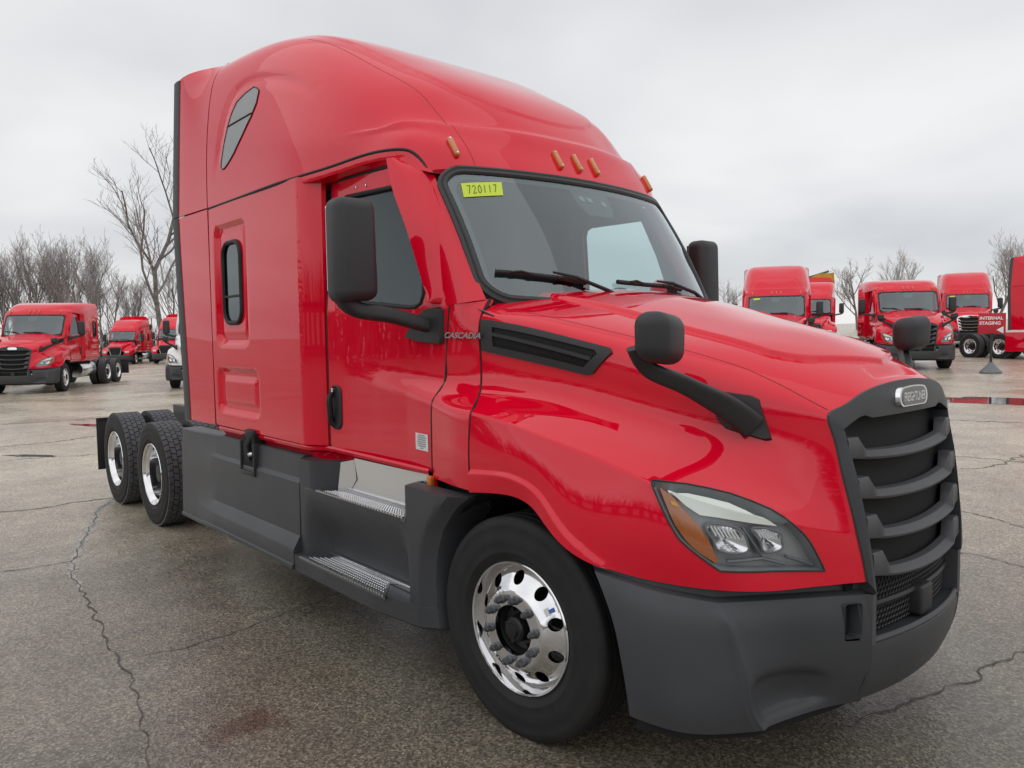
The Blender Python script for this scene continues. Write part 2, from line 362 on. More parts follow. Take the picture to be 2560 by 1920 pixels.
# ---------------------------------------------------------------- ground: worn, damp asphalt lot, rising gently towards the far row
def ground_z(x, y):
    t = np.maximum(np.asarray(y, float)-6, 0); return .028*(np.sqrt(t*t+9)-3)-.013*np.maximum(-32-np.maximum(np.asarray(x, float), -90), 0)
def ground_material():
    m = bpy.data.materials.new('worn_asphalt'); m.use_nodes = True; t = m.node_tree; p = t.nodes['Principled BSDF']
    def N(k, **a):
        n = t.nodes.new(k)
        for x, y in a.items(): setattr(n, x, y)
        return n
    def L(a, b): t.links.new(a, b)
    co = N('ShaderNodeTexCoord').outputs['Object']
    def noise_(scale, detail=4, rough=.55):
        n = N('ShaderNodeTexNoise'); n.inputs['Scale'].default_value = scale; n.inputs['Detail'].default_value = detail; n.inputs['Roughness'].default_value = rough; L(co, n.inputs['Vector']); return n.outputs[0]
    def ramp(src, a, b, ca, cb):
        r = N('ShaderNodeValToRGB'); r.color_ramp.elements[0].position = a; r.color_ramp.elements[1].position = b
        r.color_ramp.elements[0].color = (*ca, 1); r.color_ramp.elements[1].color = (*cb, 1); L(src, r.inputs[0]); return r
    def mixc(f, a, b, mode='MIX'):
        x = N('ShaderNodeMix', data_type='RGBA', blend_type=mode)
        if isinstance(f, float): x.inputs[0].default_value = f
        else: L(f, x.inputs[0])
        L(a, x.inputs[6]); L(b, x.inputs[7]); return x.outputs[2]
    # stones: voronoi cells, each its own tone
    v = N('ShaderNodeTexVoronoi'); v.inputs['Scale'].default_value = 95; L(co, v.inputs['Vector'])
    sep = N('ShaderNodeSeparateColor'); L(v.outputs['Color'], sep.inputs[0])
    st = N('ShaderNodeValToRGB'); L(sep.outputs[0], st.inputs[0])
    e = st.color_ramp.elements; e[0].position = 0; e[0].color = (.13, .119, .100, 1); e[1].position = 1; e[1].color = (.52, .475, .39, 1)
    for pos, c in ((.35, (.205, .188, .160)), (.62, (.290, .268, .230)), (.86, (.375, .345, .29))):
        q = e.new(pos); q.color = (*c, 1)
    big = ramp(noise_(.35, 5), .32, .68, (1.06, 1.04, 1.00), (1.48, 1.42, 1.30))
    med = ramp(noise_(2.3, 6, .65), .3, .72, (.80, .80, .80), (1.16, 1.15, 1.12))
    c1 = mixc(1.0, st.outputs[0], big.outputs[0], 'MULTIPLY'); c2 = mixc(1.0, c1, med.outputs[0], 'MULTIPLY')
    # damp, oil-dark areas
    wet = ramp(noise_(.55, 5, .6), .47, .62, (0, 0, 0), (1, 1, 1))
    dark = N('ShaderNodeRGB'); dark.outputs[0].default_value = (.84, .82, .79, 1)
    c3 = mixc(wet.outputs[0], c2, mixc(1.0, c2, dark.outputs[0], 'MULTIPLY'))
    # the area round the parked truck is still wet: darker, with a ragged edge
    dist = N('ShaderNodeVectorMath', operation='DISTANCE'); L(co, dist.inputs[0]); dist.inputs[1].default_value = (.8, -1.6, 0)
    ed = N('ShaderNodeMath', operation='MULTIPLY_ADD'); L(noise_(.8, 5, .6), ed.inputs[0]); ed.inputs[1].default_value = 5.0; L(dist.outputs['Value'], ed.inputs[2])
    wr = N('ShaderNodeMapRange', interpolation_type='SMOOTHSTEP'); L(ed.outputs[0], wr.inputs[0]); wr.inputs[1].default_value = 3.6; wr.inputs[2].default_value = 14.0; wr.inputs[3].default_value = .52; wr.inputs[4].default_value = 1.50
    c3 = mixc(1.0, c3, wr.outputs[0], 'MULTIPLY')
    # ground colour darkened behind the viewer, so the truck's paint mirrors less light
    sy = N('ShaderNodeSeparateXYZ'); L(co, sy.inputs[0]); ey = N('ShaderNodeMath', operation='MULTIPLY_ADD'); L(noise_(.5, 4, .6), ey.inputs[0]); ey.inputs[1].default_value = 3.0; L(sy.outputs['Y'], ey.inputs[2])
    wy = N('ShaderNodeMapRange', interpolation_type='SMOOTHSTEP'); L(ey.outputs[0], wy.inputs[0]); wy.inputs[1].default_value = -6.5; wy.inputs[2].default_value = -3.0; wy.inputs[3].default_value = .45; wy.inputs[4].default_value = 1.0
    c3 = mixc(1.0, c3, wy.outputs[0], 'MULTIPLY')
    # dull red stain where a truck's fluid dripped, close to the camera
    sd_ = N('ShaderNodeVectorMath', operation='DISTANCE'); L(co, sd_.inputs[0]); sd_.inputs[1].default_value = (-.92, -2.03, 0)
    se = N('ShaderNodeMath', operation='MULTIPLY_ADD'); L(noise_(7, 5, .65), se.inputs[0]); se.inputs[1].default_value = .55; L(sd_.outputs['Value'], se.inputs[2])
    sm_ = N('ShaderNodeMapRange', interpolation_type='SMOOTHSTEP'); L(se.outputs[0], sm_.inputs[0]); sm_.inputs[1].default_value = .30; sm_.inputs[2].default_value = .52; sm_.inputs[3].default_value = .75; sm_.inputs[4].default_value = 0
    rust = N('ShaderNodeRGB'); rust.outputs[0].default_value = (.50, .27, .24, 1)
    c3 = mixc(sm_.outputs[0], c3, mixc(1.0, c3, rust.outputs[0], 'MULTIPLY'))
    # scattered oil drips
    ov = N('ShaderNodeTexVoronoi'); ov.inputs['Scale'].default_value = .9; L(co, ov.inputs['Vector'])
    oe = N('ShaderNodeMath', operation='MULTIPLY_ADD'); L(noise_(14, 4, .6), oe.inputs[0]); oe.inputs[1].default_value = .10; L(ov.outputs['Distance'], oe.inputs[2])
    om = N('ShaderNodeMapRange', interpolation_type='SMOOTHSTEP'); L(oe.outputs[0], om.inputs[0]); om.inputs[1].default_value = .085; om.inputs[2].default_value = .12; om.inputs[3].default_value = .55; om.inputs[4].default_value = 1.0
    c3 = mixc(1.0, c3, om.outputs[0], 'MULTIPLY')
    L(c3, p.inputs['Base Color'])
    rr = ramp(noise_(1.1, 5, .6), .35, .7, (.24, .24, .24), (.46, .46, .46)); rw = N('ShaderNodeMix', data_type='FLOAT'); L(wet.outputs[0], rw.inputs[0]); L(rr.outputs[0], rw.inputs[2]); rw.inputs[3].default_value = .20
    L(rw.outputs[0], p.inputs['Roughness']); p.inputs['Specular IOR Level'].default_value = .5
    b = N('ShaderNodeBump'); b.inputs['Strength'].default_value = .35; b.inputs['Distance'].default_value = .004; L(v.outputs['Distance'], b.inputs['Height'])
    b2 = N('ShaderNodeBump'); b2.inputs['Strength'].default_value = .25; b2.inputs['Distance'].default_value = .02; L(noise_(6, 4), b2.inputs['Height']); L(b.outputs[0], b2.inputs['Normal']); L(b2.outputs[0], p.inputs['Normal'])
    return m
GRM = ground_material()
CRACK = mat('crack_dark', (.105, .098, .087), .85); CRACKP = mat('crack_pale', (.40, .385, .36), .8, var=(40, .4))
WATER = mat('puddle_water', (.045, .043, .040), .04, spec=.5); STAIN = mat('rust_stain', (.085, .040, .034), .45, var=(30, .4))
xs = np.concatenate([np.linspace(-500, -60, 12), np.linspace(-55, 20, 46), np.linspace(30, 400, 10)]); ys = np.concatenate([np.linspace(-300, -20, 10), np.linspace(-15, 70, 64), np.linspace(80, 600, 14)])
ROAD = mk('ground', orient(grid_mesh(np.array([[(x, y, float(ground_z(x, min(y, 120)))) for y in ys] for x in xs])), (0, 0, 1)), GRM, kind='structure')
def ragged(P, step, amp, rng):
    P = poly_resample([np.array(p, float) for p in P], step, False); n = len(P)
    w = np.array([noise.noise(Vector((i*.33, rng.random()*.2, 7.7))) for i in range(n)])
    d = np.gradient(P, axis=0); d /= np.linalg.norm(d, axis=1)[:, None]; return P+np.stack([-d[:, 1], d[:, 0]], 1)*(w*amp+np.array([rng.uniform(-.25, .25)*amp for _ in range(n)]))[:, None]
def crack(P, w, m, z, rng, amp=.05, step=.045):
    c = ragged(P, step, amp, rng); n = len(c); d = np.gradient(c, axis=0); d /= np.linalg.norm(d, axis=1)[:, None]; nn = np.stack([-d[:, 1], d[:, 0]], 1)
    ww = np.array([w*(.35+rng.random()*1.1)*(min(1, 6*i/n, 6*(n-i)/n)*.8+.2) for i in range(n)])
    A = c+nn*ww[:, None]/2; B = c-nn*ww[:, None]/2
    V = [(x, y, float(ground_z(x, y))+z) for x, y in np.concatenate([A, B])]
    return orient((V, [(i, i+1, n+i+1, n+i) for i in range(n-1)]), (0, 0, 1))
rng = random.Random(11)
def blob(cx, cy, rx, ry, ang, n, rough, seed):
    r = random.Random(seed); out = []
    for i in range(n):
        a = 2*math.pi*i/n; k = 1+rough*noise.noise(Vector((math.cos(a)*1.7+seed, math.sin(a)*1.7, seed*.37)))+rough*.4*noise.noise(Vector((math.cos(a)*5+seed, math.sin(a)*5, 3.1)))
        x, y = rx*k*math.cos(a), ry*k*math.sin(a); out.append((cx+x*math.cos(ang)-y*math.sin(ang), cy+x*math.sin(ang)+y*math.cos(ang)))
    return out
def sheet(name, poly, m, z, **k):
    V = [(x, y, float(ground_z(x, y))+z) for x, y in poly]; return mk(name, orient((V, [tuple(range(len(V)))]), (0, 0, 1)), m, ROAD, **k)

MAINC = [(-7.29, -.97), (-6.73, -1.21), (-6.44, -1.4), (-5.8, -1.6), (-4.72, -1.96), (-4.03, -2.13), (-3.61, -2.15), (-3.19, -2.18), (-2.59, -2.24), (-2.34, -2.27), (-1.97, -2.28), (-1.62, -2.33), (-1.34, -2.38), (-1.09, -2.42), (-.6, -2.55)]
for P, w, amp in ((MAINC, .009, .035), ([(-4.6, -2.9), (-4.51, -2.35), (-4.49, -2.04)], .014, .04), ([(-7.12, -2.6), (-6.93, -1.84), (-7.02, -1.52), (-6.95, -1.13)], .016, .04), ([(-6.88, -1.13), (-6.47, -1.11)], .014, .05),
    ([(-2.11, -2.21), (-2.04, -1.94), (-2.06, -1.72), (-2.16, -1.32), (-2.3, -.6)], .008, .03), ([(-13.0, -2.2), (-12.91, -.62), (-13.36, .22), (-13.2, 2.0)], .03, .08), ([(-10.9, -2.4), (-11.11, -1.32), (-10.79, -.7), (-10.9, 1.0)], .02, .08),
    ([(.91, -.18), (1.01, .24), (1.06, .53), (1.18, .92), (1.18, 1.16), (1.4, 1.9), (1.3, 3.0)], .010, .05), ([(.0, 3.2), (.31, 3.3), (.47, 3.38), (.79, 3.28), (1.4, 3.4)], .014, .06), ([(-.5, 4.9), (-.18, 4.87), (.15, 4.8), (.43, 4.6), (1.2, 4.7)], .014, .06),
    ([(-1.2, 7.0), (-.84, 7.61), (-.73, 8.15), (-.71, 8.87), (-.5, 10.5)], .02, .1), ([(-2.2, 8.1), (-1.44, 8.25), (-1.02, 8.37), (-.55, 8.31), (.6, 8.5)], .02, .1), ([(-7, 3.5), (-9.5, 3.2), (-13, 4.2), (-18, 3.8)], .03, .15), ([(-18, 9), (-16.5, 4), (-17, -1), (-16.2, -4)], .04, .15), ([(-3.4, 12), (-1.2, 12.4), (2, 12.1)], .03, .15)):
    mk('crack', crack(P, w, CRACK, .004, rng, amp), CRACK, ROAD)
rng = random.Random(11)
mk('crack_edge', crack(MAINC[:7], .075, CRACKP, .002, rng, .05), CRACKP, ROAD)
mk('crack_edge', crack([(-7.12, -2.6), (-6.93, -1.84), (-7.02, -1.52), (-6.95, -1.13)], .04, CRACKP, .002, rng, .04), CRACKP, ROAD)
sheet('puddle', blob(-2.75, 15.75, 1.9, .62, .12, 60, .45, 3.3), WATER, .006)
sheet('puddle', blob(-15.35, .5, .55, .16, .45, 40, .5, 5.1), WATER, .005)
sheet('puddle', blob(-11.35, -1.22, .42, .10, .65, 40, .5, 8.2), WATER, .005)
# ---------------------------------------------------------------- cab side: shared height field of door, cowl and lower flare
def up_y(x): return np.interp(x, [-1.9, -1.76, -.62, -.39], [-1.13, -1.125, -1.065, -1.035])
def low_y(x): return np.interp(x, [-1.9, -1.76, -1.25, -.90, -.62, -.40, -.22], [-1.13, -1.125, -1.112, -1.118, -1.145, -1.182, -1.205])
def crest_z(x): return np.interp(x, [-1.65, -.62, -.25], [1.60, 1.505, 1.47])
def side_y(x, z):
    x = np.asarray(x, float); z = np.asarray(z, float)
    s = sstep((crest_z(x)+.075-z)/.12)*sstep((x+1.70)/.55)
    y = up_y(x)*(1-s)+low_y(x)*s
    return y+np.maximum(z-1.95, 0)*.075+.02*np.maximum(1.3-z, 0)**2*4

def smooth_roof():
    R = np.array(ROOF); L = R[:, :0:-1]*[1, -1, 1]
    return Patch(np.concatenate([L, R], 1))
ROOFP = smooth_roof()          # columns 0..14, centre at 7, right side 7..14
HOODP = Patch(np.concatenate([np.array(HOOD)[:, :0:-1]*[1, -1, 1], np.array(HOOD)], 1), cv=[2, 18])   # centre at column 10

def find_uv(P, u0, u1, v0, v1, pts, ax=(0, 2), n=160):
    uu = np.linspace(u0, u1, n); vv = np.linspace(v0, v1, n); G = P.grid(uu, vv)[..., list(ax)]; out = []
    for p in pts:
        d = ((G-np.array(p))**2).sum(2); i, j = np.unravel_index(d.argmin(), d.shape); u, v = uu[i], vv[j]
        for _ in range(6):
            f = P(u, v)[0][list(ax)]-p; e = 1e-3
            J = np.stack([(P(min(u+e, u1), v)[0]-P(max(u-e, u0), v)[0])[list(ax)]/(2*e), (P(u, v+e)[0]-P(u, v-e)[0])[list(ax)]/(2*e)], 1)
            try: du = np.linalg.solve(J, -f)
            except Exception: break
            u = float(np.clip(u+du[0], u0, u1)); v = float(np.clip(v+du[1], v0, v1))
        out.append((u, v))
    return out

ARCH = HOODP.grid(np.linspace(0, 3.2, 60), [20])[:, 0][:, [0, 2]]
def hood_pt(u, v, off=0.0, side=-1):
    """v counted from the centre line; off along the outward normal; includes the raised centre panel and the nose notch"""
    u = np.atleast_1d(np.asarray(u, float)); v = np.atleast_1d(np.asarray(v, float))
    av = np.abs(v)
    P = HOODP(u, v+10)
    N = HOODP.normal(u, v+10); N *= np.where((N*np.array([.3, 0, 1])).sum(1) < 0, np.where(av < 4, -1, 1), 1)[:, None]
    # make normals outward: compare with direction from the axle centre
    N *= np.sign(((P-np.array([.3, 0, .9]))*N).sum(1))[:, None]
    uf = np.interp(av, [0, .5, 1.08, 1.5, 1.76, 2.0, 2.1, 2.3], [5.36, 5.22, 5.04, 4.92, 4.80, 4.60, 4.45, 4.2])
    bul = sstep((uf-u)/.09)*sstep((2.22-av)/.11)
    d = .020*bul
    A = ARCH; da = np.full(len(u), 9.0)
    for q in A: da = np.minimum(da, np.hypot(P[:, 0]-q[0], P[:, 2]-q[1]))
    fl = sstep((np.interp(u, [0, 1.2, 2.2, 3.0, 3.4], [.105, .100, .085, .05, .0])-da)/.020)*sstep((3.4-u)/.3)*np.where(av > 8, 1, 0)
    P = P+np.stack([0*fl, -.016*fl*np.sign(v), 0*fl], 1)
    # notch just behind the badge
    t = sstep((u-5.30)/.42)*sstep((5.84-u)/.10); w = sstep((.95-av-.25*(5.7-u))/.18)
    d = d-.018*t*w
    return P+N*(d+off)[:, None], N

# ---------------------------------------------------------------- wheels
def tyre_profile(R, w, rim):
    h = w/2
    return [(rim-.012, h*.62), (rim+.004, h*.80), (rim+.020, h*.86), (rim+.028, h*.90), (rim+.046, h*.955), (rim+.049, h*.967), (rim+.054, h*.968), (rim+.057, h*.962), (rim+(R-rim)*.42, h*1.0), (rim+(R-rim)*.50, h*1.005), (rim+(R-rim)*.62, h*.985), (R-.050, h*.945), (R-.046, h*.952), (R-.030, h*.93), (R-.016, h*.89), (R-.004, h*.83), (R, h*.76)]
def tyre_vf(R=.502, w=.285, rim=.292, grooves=(), n=96):
    p = tyre_profile(R, w, rim); half = [(r, o) for r, o in p]
    mid = []
    h = w/2*.76; g = sorted(grooves)
    for c in reversed(g): mid += [(R, c+.006), (R-.014, c+.004), (R-.014, c-.004), (R, c-.006)]
    return lathe(half+mid+[(r, -o) for r, o in reversed(half)], n)
def disc_vf(fo, r0, r1, holes, hr, hc, n=72, depth=.02):
    """wheel disc with hand holes; fo(r) gives the outward offset"""
    out = [(r1*math.cos(2*math.pi*i/n), r1*math.sin(2*math.pi*i/n)) for i in range(n)]
    hs = [[(hc*math.cos(2*math.pi*(k+.5)/holes)+hr*math.cos(2*math.pi*i/20), hc*math.sin(2*math.pi*(k+.5)/holes)+hr*math.sin(2*math.pi*i/20)) for i in range(20)] for k in range(holes)]
    hs.append([(r0*math.cos(2*math.pi*i/40), r0*math.sin(2*math.pi*i/40)) for i in range(40)])
    fm = lambda a, b: np.stack([a, -fo(np.hypot(a, b)), b], 1)
    VF, loops = cdt_panel(out, hs, fm, .012)
    parts = [orient(VF, (0, -1, 0))]+[flange(L, (0, depth, 0)) for L in loops[1:]]
    return join(*parts)

def wheel_meshes():
    W = {}
    W['front_tyre'] = mesh('tyre', *tyre_vf(.502, .285, .292, (-.075, -.028, .028, .075)), TYRE, 40)
    fo = lambda r: np.interp(r, [.10, .168, .178, .192, .215, .245, .262, .272], [.030, .030, .028, .012, -.004, -.022, -.040, -.055])
    lip = lathe([(.272, -.055), (.281, -.030), (.286, -.008), (.290, .001), (.298, .004), (.302, -.001), (.302, -.012), (.29, -.02), (.285, -.23)], 96)
    q = [(.235*math.cos(a)+0, -.0195+.0, .235*math.sin(a)) for a in ()]
    W['front_rim'] = mesh('rim', *join(disc_vf(fo, .112, .2722, 10, .029, .229), lip), ALU, 30)
    W['hub'] = mesh('hub', *join(lathe([(.122, -.03), (.112, .002), (.106, -.012), (.098, -.03), (.062, -.034), (.056, .020), (.048, .030), (.034, .032), (.03, .042), (.0005, .044)], 40),
        *[xf(lathe([(.009, 0), (.009, .02), (.0005, .021)], 6), loc=(.085*math.cos(a), .030, .085*math.sin(a))) for a in np.arange(6)*math.pi/3]), HUB, 30)
    nut = join(lathe([(.021, 0), (.021, .006), (.016, .010)], 12), lathe([(.0165, .008), (.0165, .032), (.014, .036), (.010, .037)], 6), lathe([(.009, .036), (.009, .044), (.0005, .045)], 8))
    W['nut'] = mesh('lug_nut', *nut, NUT, 30)
    # drive wheels: deep dish, blocky tread
    body = tyre_vf(.490, .275, .292, (), 80)
    W['drive_tyre'] = mesh('tyre', *body, TYRE, 40)
    blocks = []
    rng = random.Random(5); nb = 50
    for row, (c, hw) in enumerate(((-.098, .020), (-.050, .022), (0, .022), (.050, .022), (.098, .020))):
        for k in range(nb):
            a0 = 2*math.pi*(k+.5*(row % 2))/nb; da = 2*math.pi/nb*.43; sk = .012*(1 if row % 2 else -1)
            vs_ = []
            for (y, a) in ((c-hw, a0-da+sk), (c+hw, a0-da-sk), (c+hw, a0+da-sk), (c-hw, a0+da+sk)):
                for R in (.486, .504): vs_.append((R*math.cos(a), y, R*math.sin(a)))
            blocks.append((vs_, [(0, 2, 3, 1), (2, 4, 5, 3), (4, 6, 7, 5), (6, 0, 1, 7), (1, 3, 5, 7)]))
    W['tread'] = mesh('tread', *join(*blocks), TREAD, 30)
    fo2 = lambda r: np.interp(r, [.10, .17, .20, .24, .25], [-.165, -.165, -.155, -.150, -.155])
    lip2 = lathe([(.25, -.155), (.256, -.13), (.256, -.05), (.268, -.034), (.281, -.024), (.286, -.008), (.290, .001), (.298, .004), (.302, -.001), (.302, -.012), (.29, -.02), (.285, -.06)], 80)
    W['drive_rim'] = mesh('rim', *join(disc_vf(fo2, .11, .2502, 10, .027, .218), lip2), ALU, 30)
    W['drive_hub'] = mesh('hub', *lathe([(.125, -.17), (.115, -.10), (.085, -.09), (.08, -.06), (.0005, -.055)], 32), HUB, 30)
    return W

def front_wheel(W, T, side, steer):
    e = empty('front_wheel'); e.parent = T
    e.location = (.0, -1.03 if side < 0 else 1.03, .495)
    e.rotation_euler = (0, 0, steer if side < 0 else steer+math.pi)
    off = -.123
    for n, me in (('tyre', W['front_tyre']), ('rim', W['front_rim']), ('hub', W['hub'])):
        o = ob(n, me, e); o.location = (0, off if n != 'tyre' else off+.136-.004, 0) if n != 'tyre' else (0, 0, 0)
    if side < 0:
        for r0, r1, a0, a1, m_, dz in ((.205, .255, .50, .66, PAPER, 0), (.222, .246, .53, .61, MATS['sticker_blue'], .0012)):
            pts = []
            for r in (r0, r1):
                for a in (a0, a1):
                    o_ = float(np.interp(r, [.10, .168, .178, .192, .215, .245, .262, .272], [.030, .030, .028, .012, -.004, -.022, -.040, -.055]))+.0015+dz; pts.append((r*math.cos(a), off-o_, r*math.sin(a)))
            mk('rim_sticker', orient((np.array(pts), [(0, 1, 3, 2)]), (0, -1, 0)), m_, e)
    for k in range(10):
        a = 2*math.pi*k/10+.16
        o = ob('lug_nut', W['nut'], e); o.location = (.1425*math.cos(a), off-.030, .1425*math.sin(a))
    return e
def drive_wheels(W, T, x, side):
    e = empty('drive_wheel'); e.parent = T; e.location = (x, 1.045*side, .495); e.rotation_euler = (0, 0, 0 if side < 0 else math.pi)
    o = ob('rim', W['drive_rim'], e); o.location = (0, -.125, 0)
    o = ob('hub', W['drive_hub'], e); o.location = (0, -.125, 0)
    ob('tyre', W['drive_tyre'], e); ob('tread', W['tread'], e)
    i = ob('tyre', W['drive_tyre'], e); i.location = (0, .33, 0); i = ob('tread', W['tread'], e); i.location = (0, .33, 0)
    for k in range(10):
        a = 2*math.pi*k/10+.1
        n = ob('lug_nut', W['nut'], e); n.location = (.1425*math.cos(a), -.125+.165, .1425*math.sin(a))

# ---------------------------------------------------------------- body panels
def add_roof(T, paint):
    uu = np.concatenate([np.linspace(0, 3.5, 130), np.linspace(3.5, 7, 70)[1:]]); vv = np.linspace(0, 14, 181)
    G = ROOFP.grid(uu, vv)
    # shallow eyebrow pressed round the porthole on either side
    sw = curve([(-3.29, 3.02), (-3.25, 3.15), (-3.17, 3.38), (-3.02, 3.58), (-2.73, 3.63), (-2.48, 3.59), (-2.13, 3.48), (-1.9, 3.36)], 500)
    X = G[..., 0]; Z = G[..., 2]; d = np.full(X.shape, 9.0)
    for p in sw: d = np.minimum(d, np.hypot(X-p[0], Z-p[1]))
    inside = (np.interp(X, sw[:, 0], sw[:, 1]) > Z) & (X < -1.7) & (X > -3.28)
    fade = sstep((-1.75-X)/.5)*sstep((np.abs(G[..., 1])-.80)/.2)*sstep((Z-2.95)/.25)
    dep = np.where(inside, .015, 0)*sstep(np.where(inside, d, 0)/.05)*sstep((.13-d)/.09)*fade
    inner = sstep(sdf_rr(X, Z, -3.25, -2.35, 2.9, 3.5, .1)/.35+1)      # comes back out towards the pane
    G[..., 1] -= np.sign(G[..., 1])*dep*.9
    U, V = np.meshgrid(uu, vv, indexing='ij'); av = np.abs(V-7)
    ub = np.interp(av, [0, 2, 3, 4, 5, 5.5, 6, 7], [1.62, 1.70, 1.82, 2.12, 2.75, 3.5, 4.4, 6])
    q = U-ub; ridge = np.where(q < 0, np.exp(-(q/.42)**2), np.exp(-(q/.13)**2))*sstep((6.0-av)/1.6)
    uh = np.interp(av, [0, .5, 1.2, 1.9, 2.3, 2.6, 2.8], [2.25, 2.3, 2.5, 2.9, 3.5, 4.6, 6])
    hump = sstep((U-uh)/.13)*sstep((2.75-av)/.22)*sstep((7-U)/1.2)
    N = ROOFP.normal(U.ravel(), V.ravel()).reshape(G.shape); N *= np.sign(((G-np.array([-2.2, 0, 2.6]))*N).sum(2))[..., None]
    G = G+N*(.020*ridge+.008*hump)[..., None]
    lipg = np.stack([G[0]+[-.03, 0, -.045], G[0]+[-.006, 0, -.012], G[0]], 0)
    r = mk('roof', join(orient(grid_mesh(G), (0, 0, 1)), orient(grid_mesh(lipg), (1, 0, 0))), paint, T, 40)
    for s in (-1, 1):
        us = np.linspace(.05, 5.4, 60); vs_ = 7-s*np.interp(us, [0, 1.0, 2.5, 4.3, 5.4], [2.75, 2.8, 3.0, 3.05, 3.0])
        Pn = ROOFP.normal(us, vs_); Pp = ROOFP(us, vs_); Pn *= np.sign(((Pp-np.array([-2.2, 0, 2.6]))*Pn).sum(1))[:, None]
        q = us-np.interp(np.abs(vs_-7), [0, 2, 3, 4], [1.62, 1.70, 1.82, 2.12]); rd = .020*np.where(q < 0, np.exp(-(q/.42)**2), np.exp(-(q/.13)**2))
        mk('roof_joint', strip(Pp+Pn*(rd+.0006)[:, None], Pn, [(-.0016, 0), (0, .0005), (.0016, 0)], False), MATS['seamline'], T)
    # gutter strip in the seam below the roof cap
    for s in (1, -1):
        e = ROOFP.grid(np.linspace(.15, 7, 70), [14 if s > 0 else 0])[:, 0]
        N = None
        mk('roof_seam', tube(e+[0, s*.003, -.006], .0095, 6), BLACK, T)
    # portholes
    uv = [(5.812, 11.638), (5.863, 11.575), (5.938, 11.538), (6.113, 11.65), (6.29, 11.80), (6.388, 12.012), (6.462, 12.288), (6.535, 12.625), (6.59, 12.988), (6.595, 13.112), (6.562, 13.175), (6.515, 13.168), (6.438, 13.088), (6.275, 12.875), (6.085, 12.538), (5.912, 12.175), (5.825, 11.888)]
    def fm(off):
        def f(a, b):
            P = ROOFP(a, b); N = ROOFP.normal(a, b); N *= np.sign(-N[:, 1])[:, None]; return P+N*off
        return f
    VF, loops = cdt_panel(uv, [], fm(.003), .06)
    VF = orient(VF, (0, -1, 0))
    for m2 in (0, 1):
        p = mk('porthole_window', mirror(VF) if m2 else VF, MATS['porthole'], T)
        L = loops[0]*([1, -1, 1] if m2 else [1, 1, 1])
        mk('window_seal', tube(L, .0042, 6, closed=True), BLACK, p)
        a = np.array(fm(.007)(*np.array(find_uv(ROOFP, 3.5, 7, 10, 14, [(-3.03+.40*t, 3.318+.012*t) for t in np.linspace(0, 1, 8)])).T))
        mk('divider', tube(a*([1, -1, 1] if m2 else [1, 1, 1]), .004, 5), BLACK, p)
    # marker lamps on the brow
    lamp = xf(box(-.016, .016, -.021, .021, -.066, .066, .012, 3))
    for y in (-.82, -.155, 0, .155, .82):
        tgt = {0: -.725, .155: -.73, .82: -.82}[abs(y)]
        u_, v_ = find_uv(ROOFP, .2, 2.0, 7, 11, [(-abs(y), 2.815)], ax=(1, 2))[0]
        P = ROOFP(u_, v_)[0]; tz = ROOFP(u_+.2, v_)[0]-ROOFP(u_-.2, v_)[0]; tz /= np.linalg.norm(tz)
        N = ROOFP.normal(u_, v_)[0]; N *= np.sign(N[0]+1e-9)
        if y > 0: P = P*[1, -1, 1]; tz = tz*[1, -1, 1]; N = N*[1, -1, 1]
        M = basis_m(N, np.cross(tz, N), tz)
        taper = np.array(lamp[0]); k = 1-.35*np.clip(np.abs(taper[:, 2])/.066, 0, 1)**2; taper[:, 1] *= k
        l = mk('marker_light', xf((taper, lamp[1]), M=M, loc=P+N*.009), AMBER, T)
        for s in (-1, 1): mk('screw', xf(lathe([(.006, 0), (.005, .004), (.0005, .005)], 8), M=basis_m(np.cross(tz, N), -N, tz), loc=P+N*.023+tz*s*.052), CHROME, l)
    return r

def sleeper_fy(x, z):
    x = np.asarray(x, float); z = np.asarray(z, float)
    y = np.full(x.shape, -1.22)-.004*np.sin((z-1.14)*1.9)
    t = np.clip((x+1.905)/.135, 0, 1); y = y+.093*(t*.75+.25*t*t)*np.where(x > -1.905, 1, 0)
    for a, dep, bw in (((-3.315, -2.705, 1.745, 2.645, .09), .030, .045), ((-3.335, -2.565, 1.235, 1.595, .08), .028, .045)):
        y = y+dep*sstep(-sdf_rr(x, z, *a)/bw)
    y = y-.010*sstep((-sdf_rr(x, z, -3.25, -2.77, 1.80, 2.60, .06))/.03)     # the pocket's floor swells back
    y = y-.012*sstep((-sdf_rr(x, z, -3.26, -2.64, 1.31, 1.52, .03))/.03)
    return y

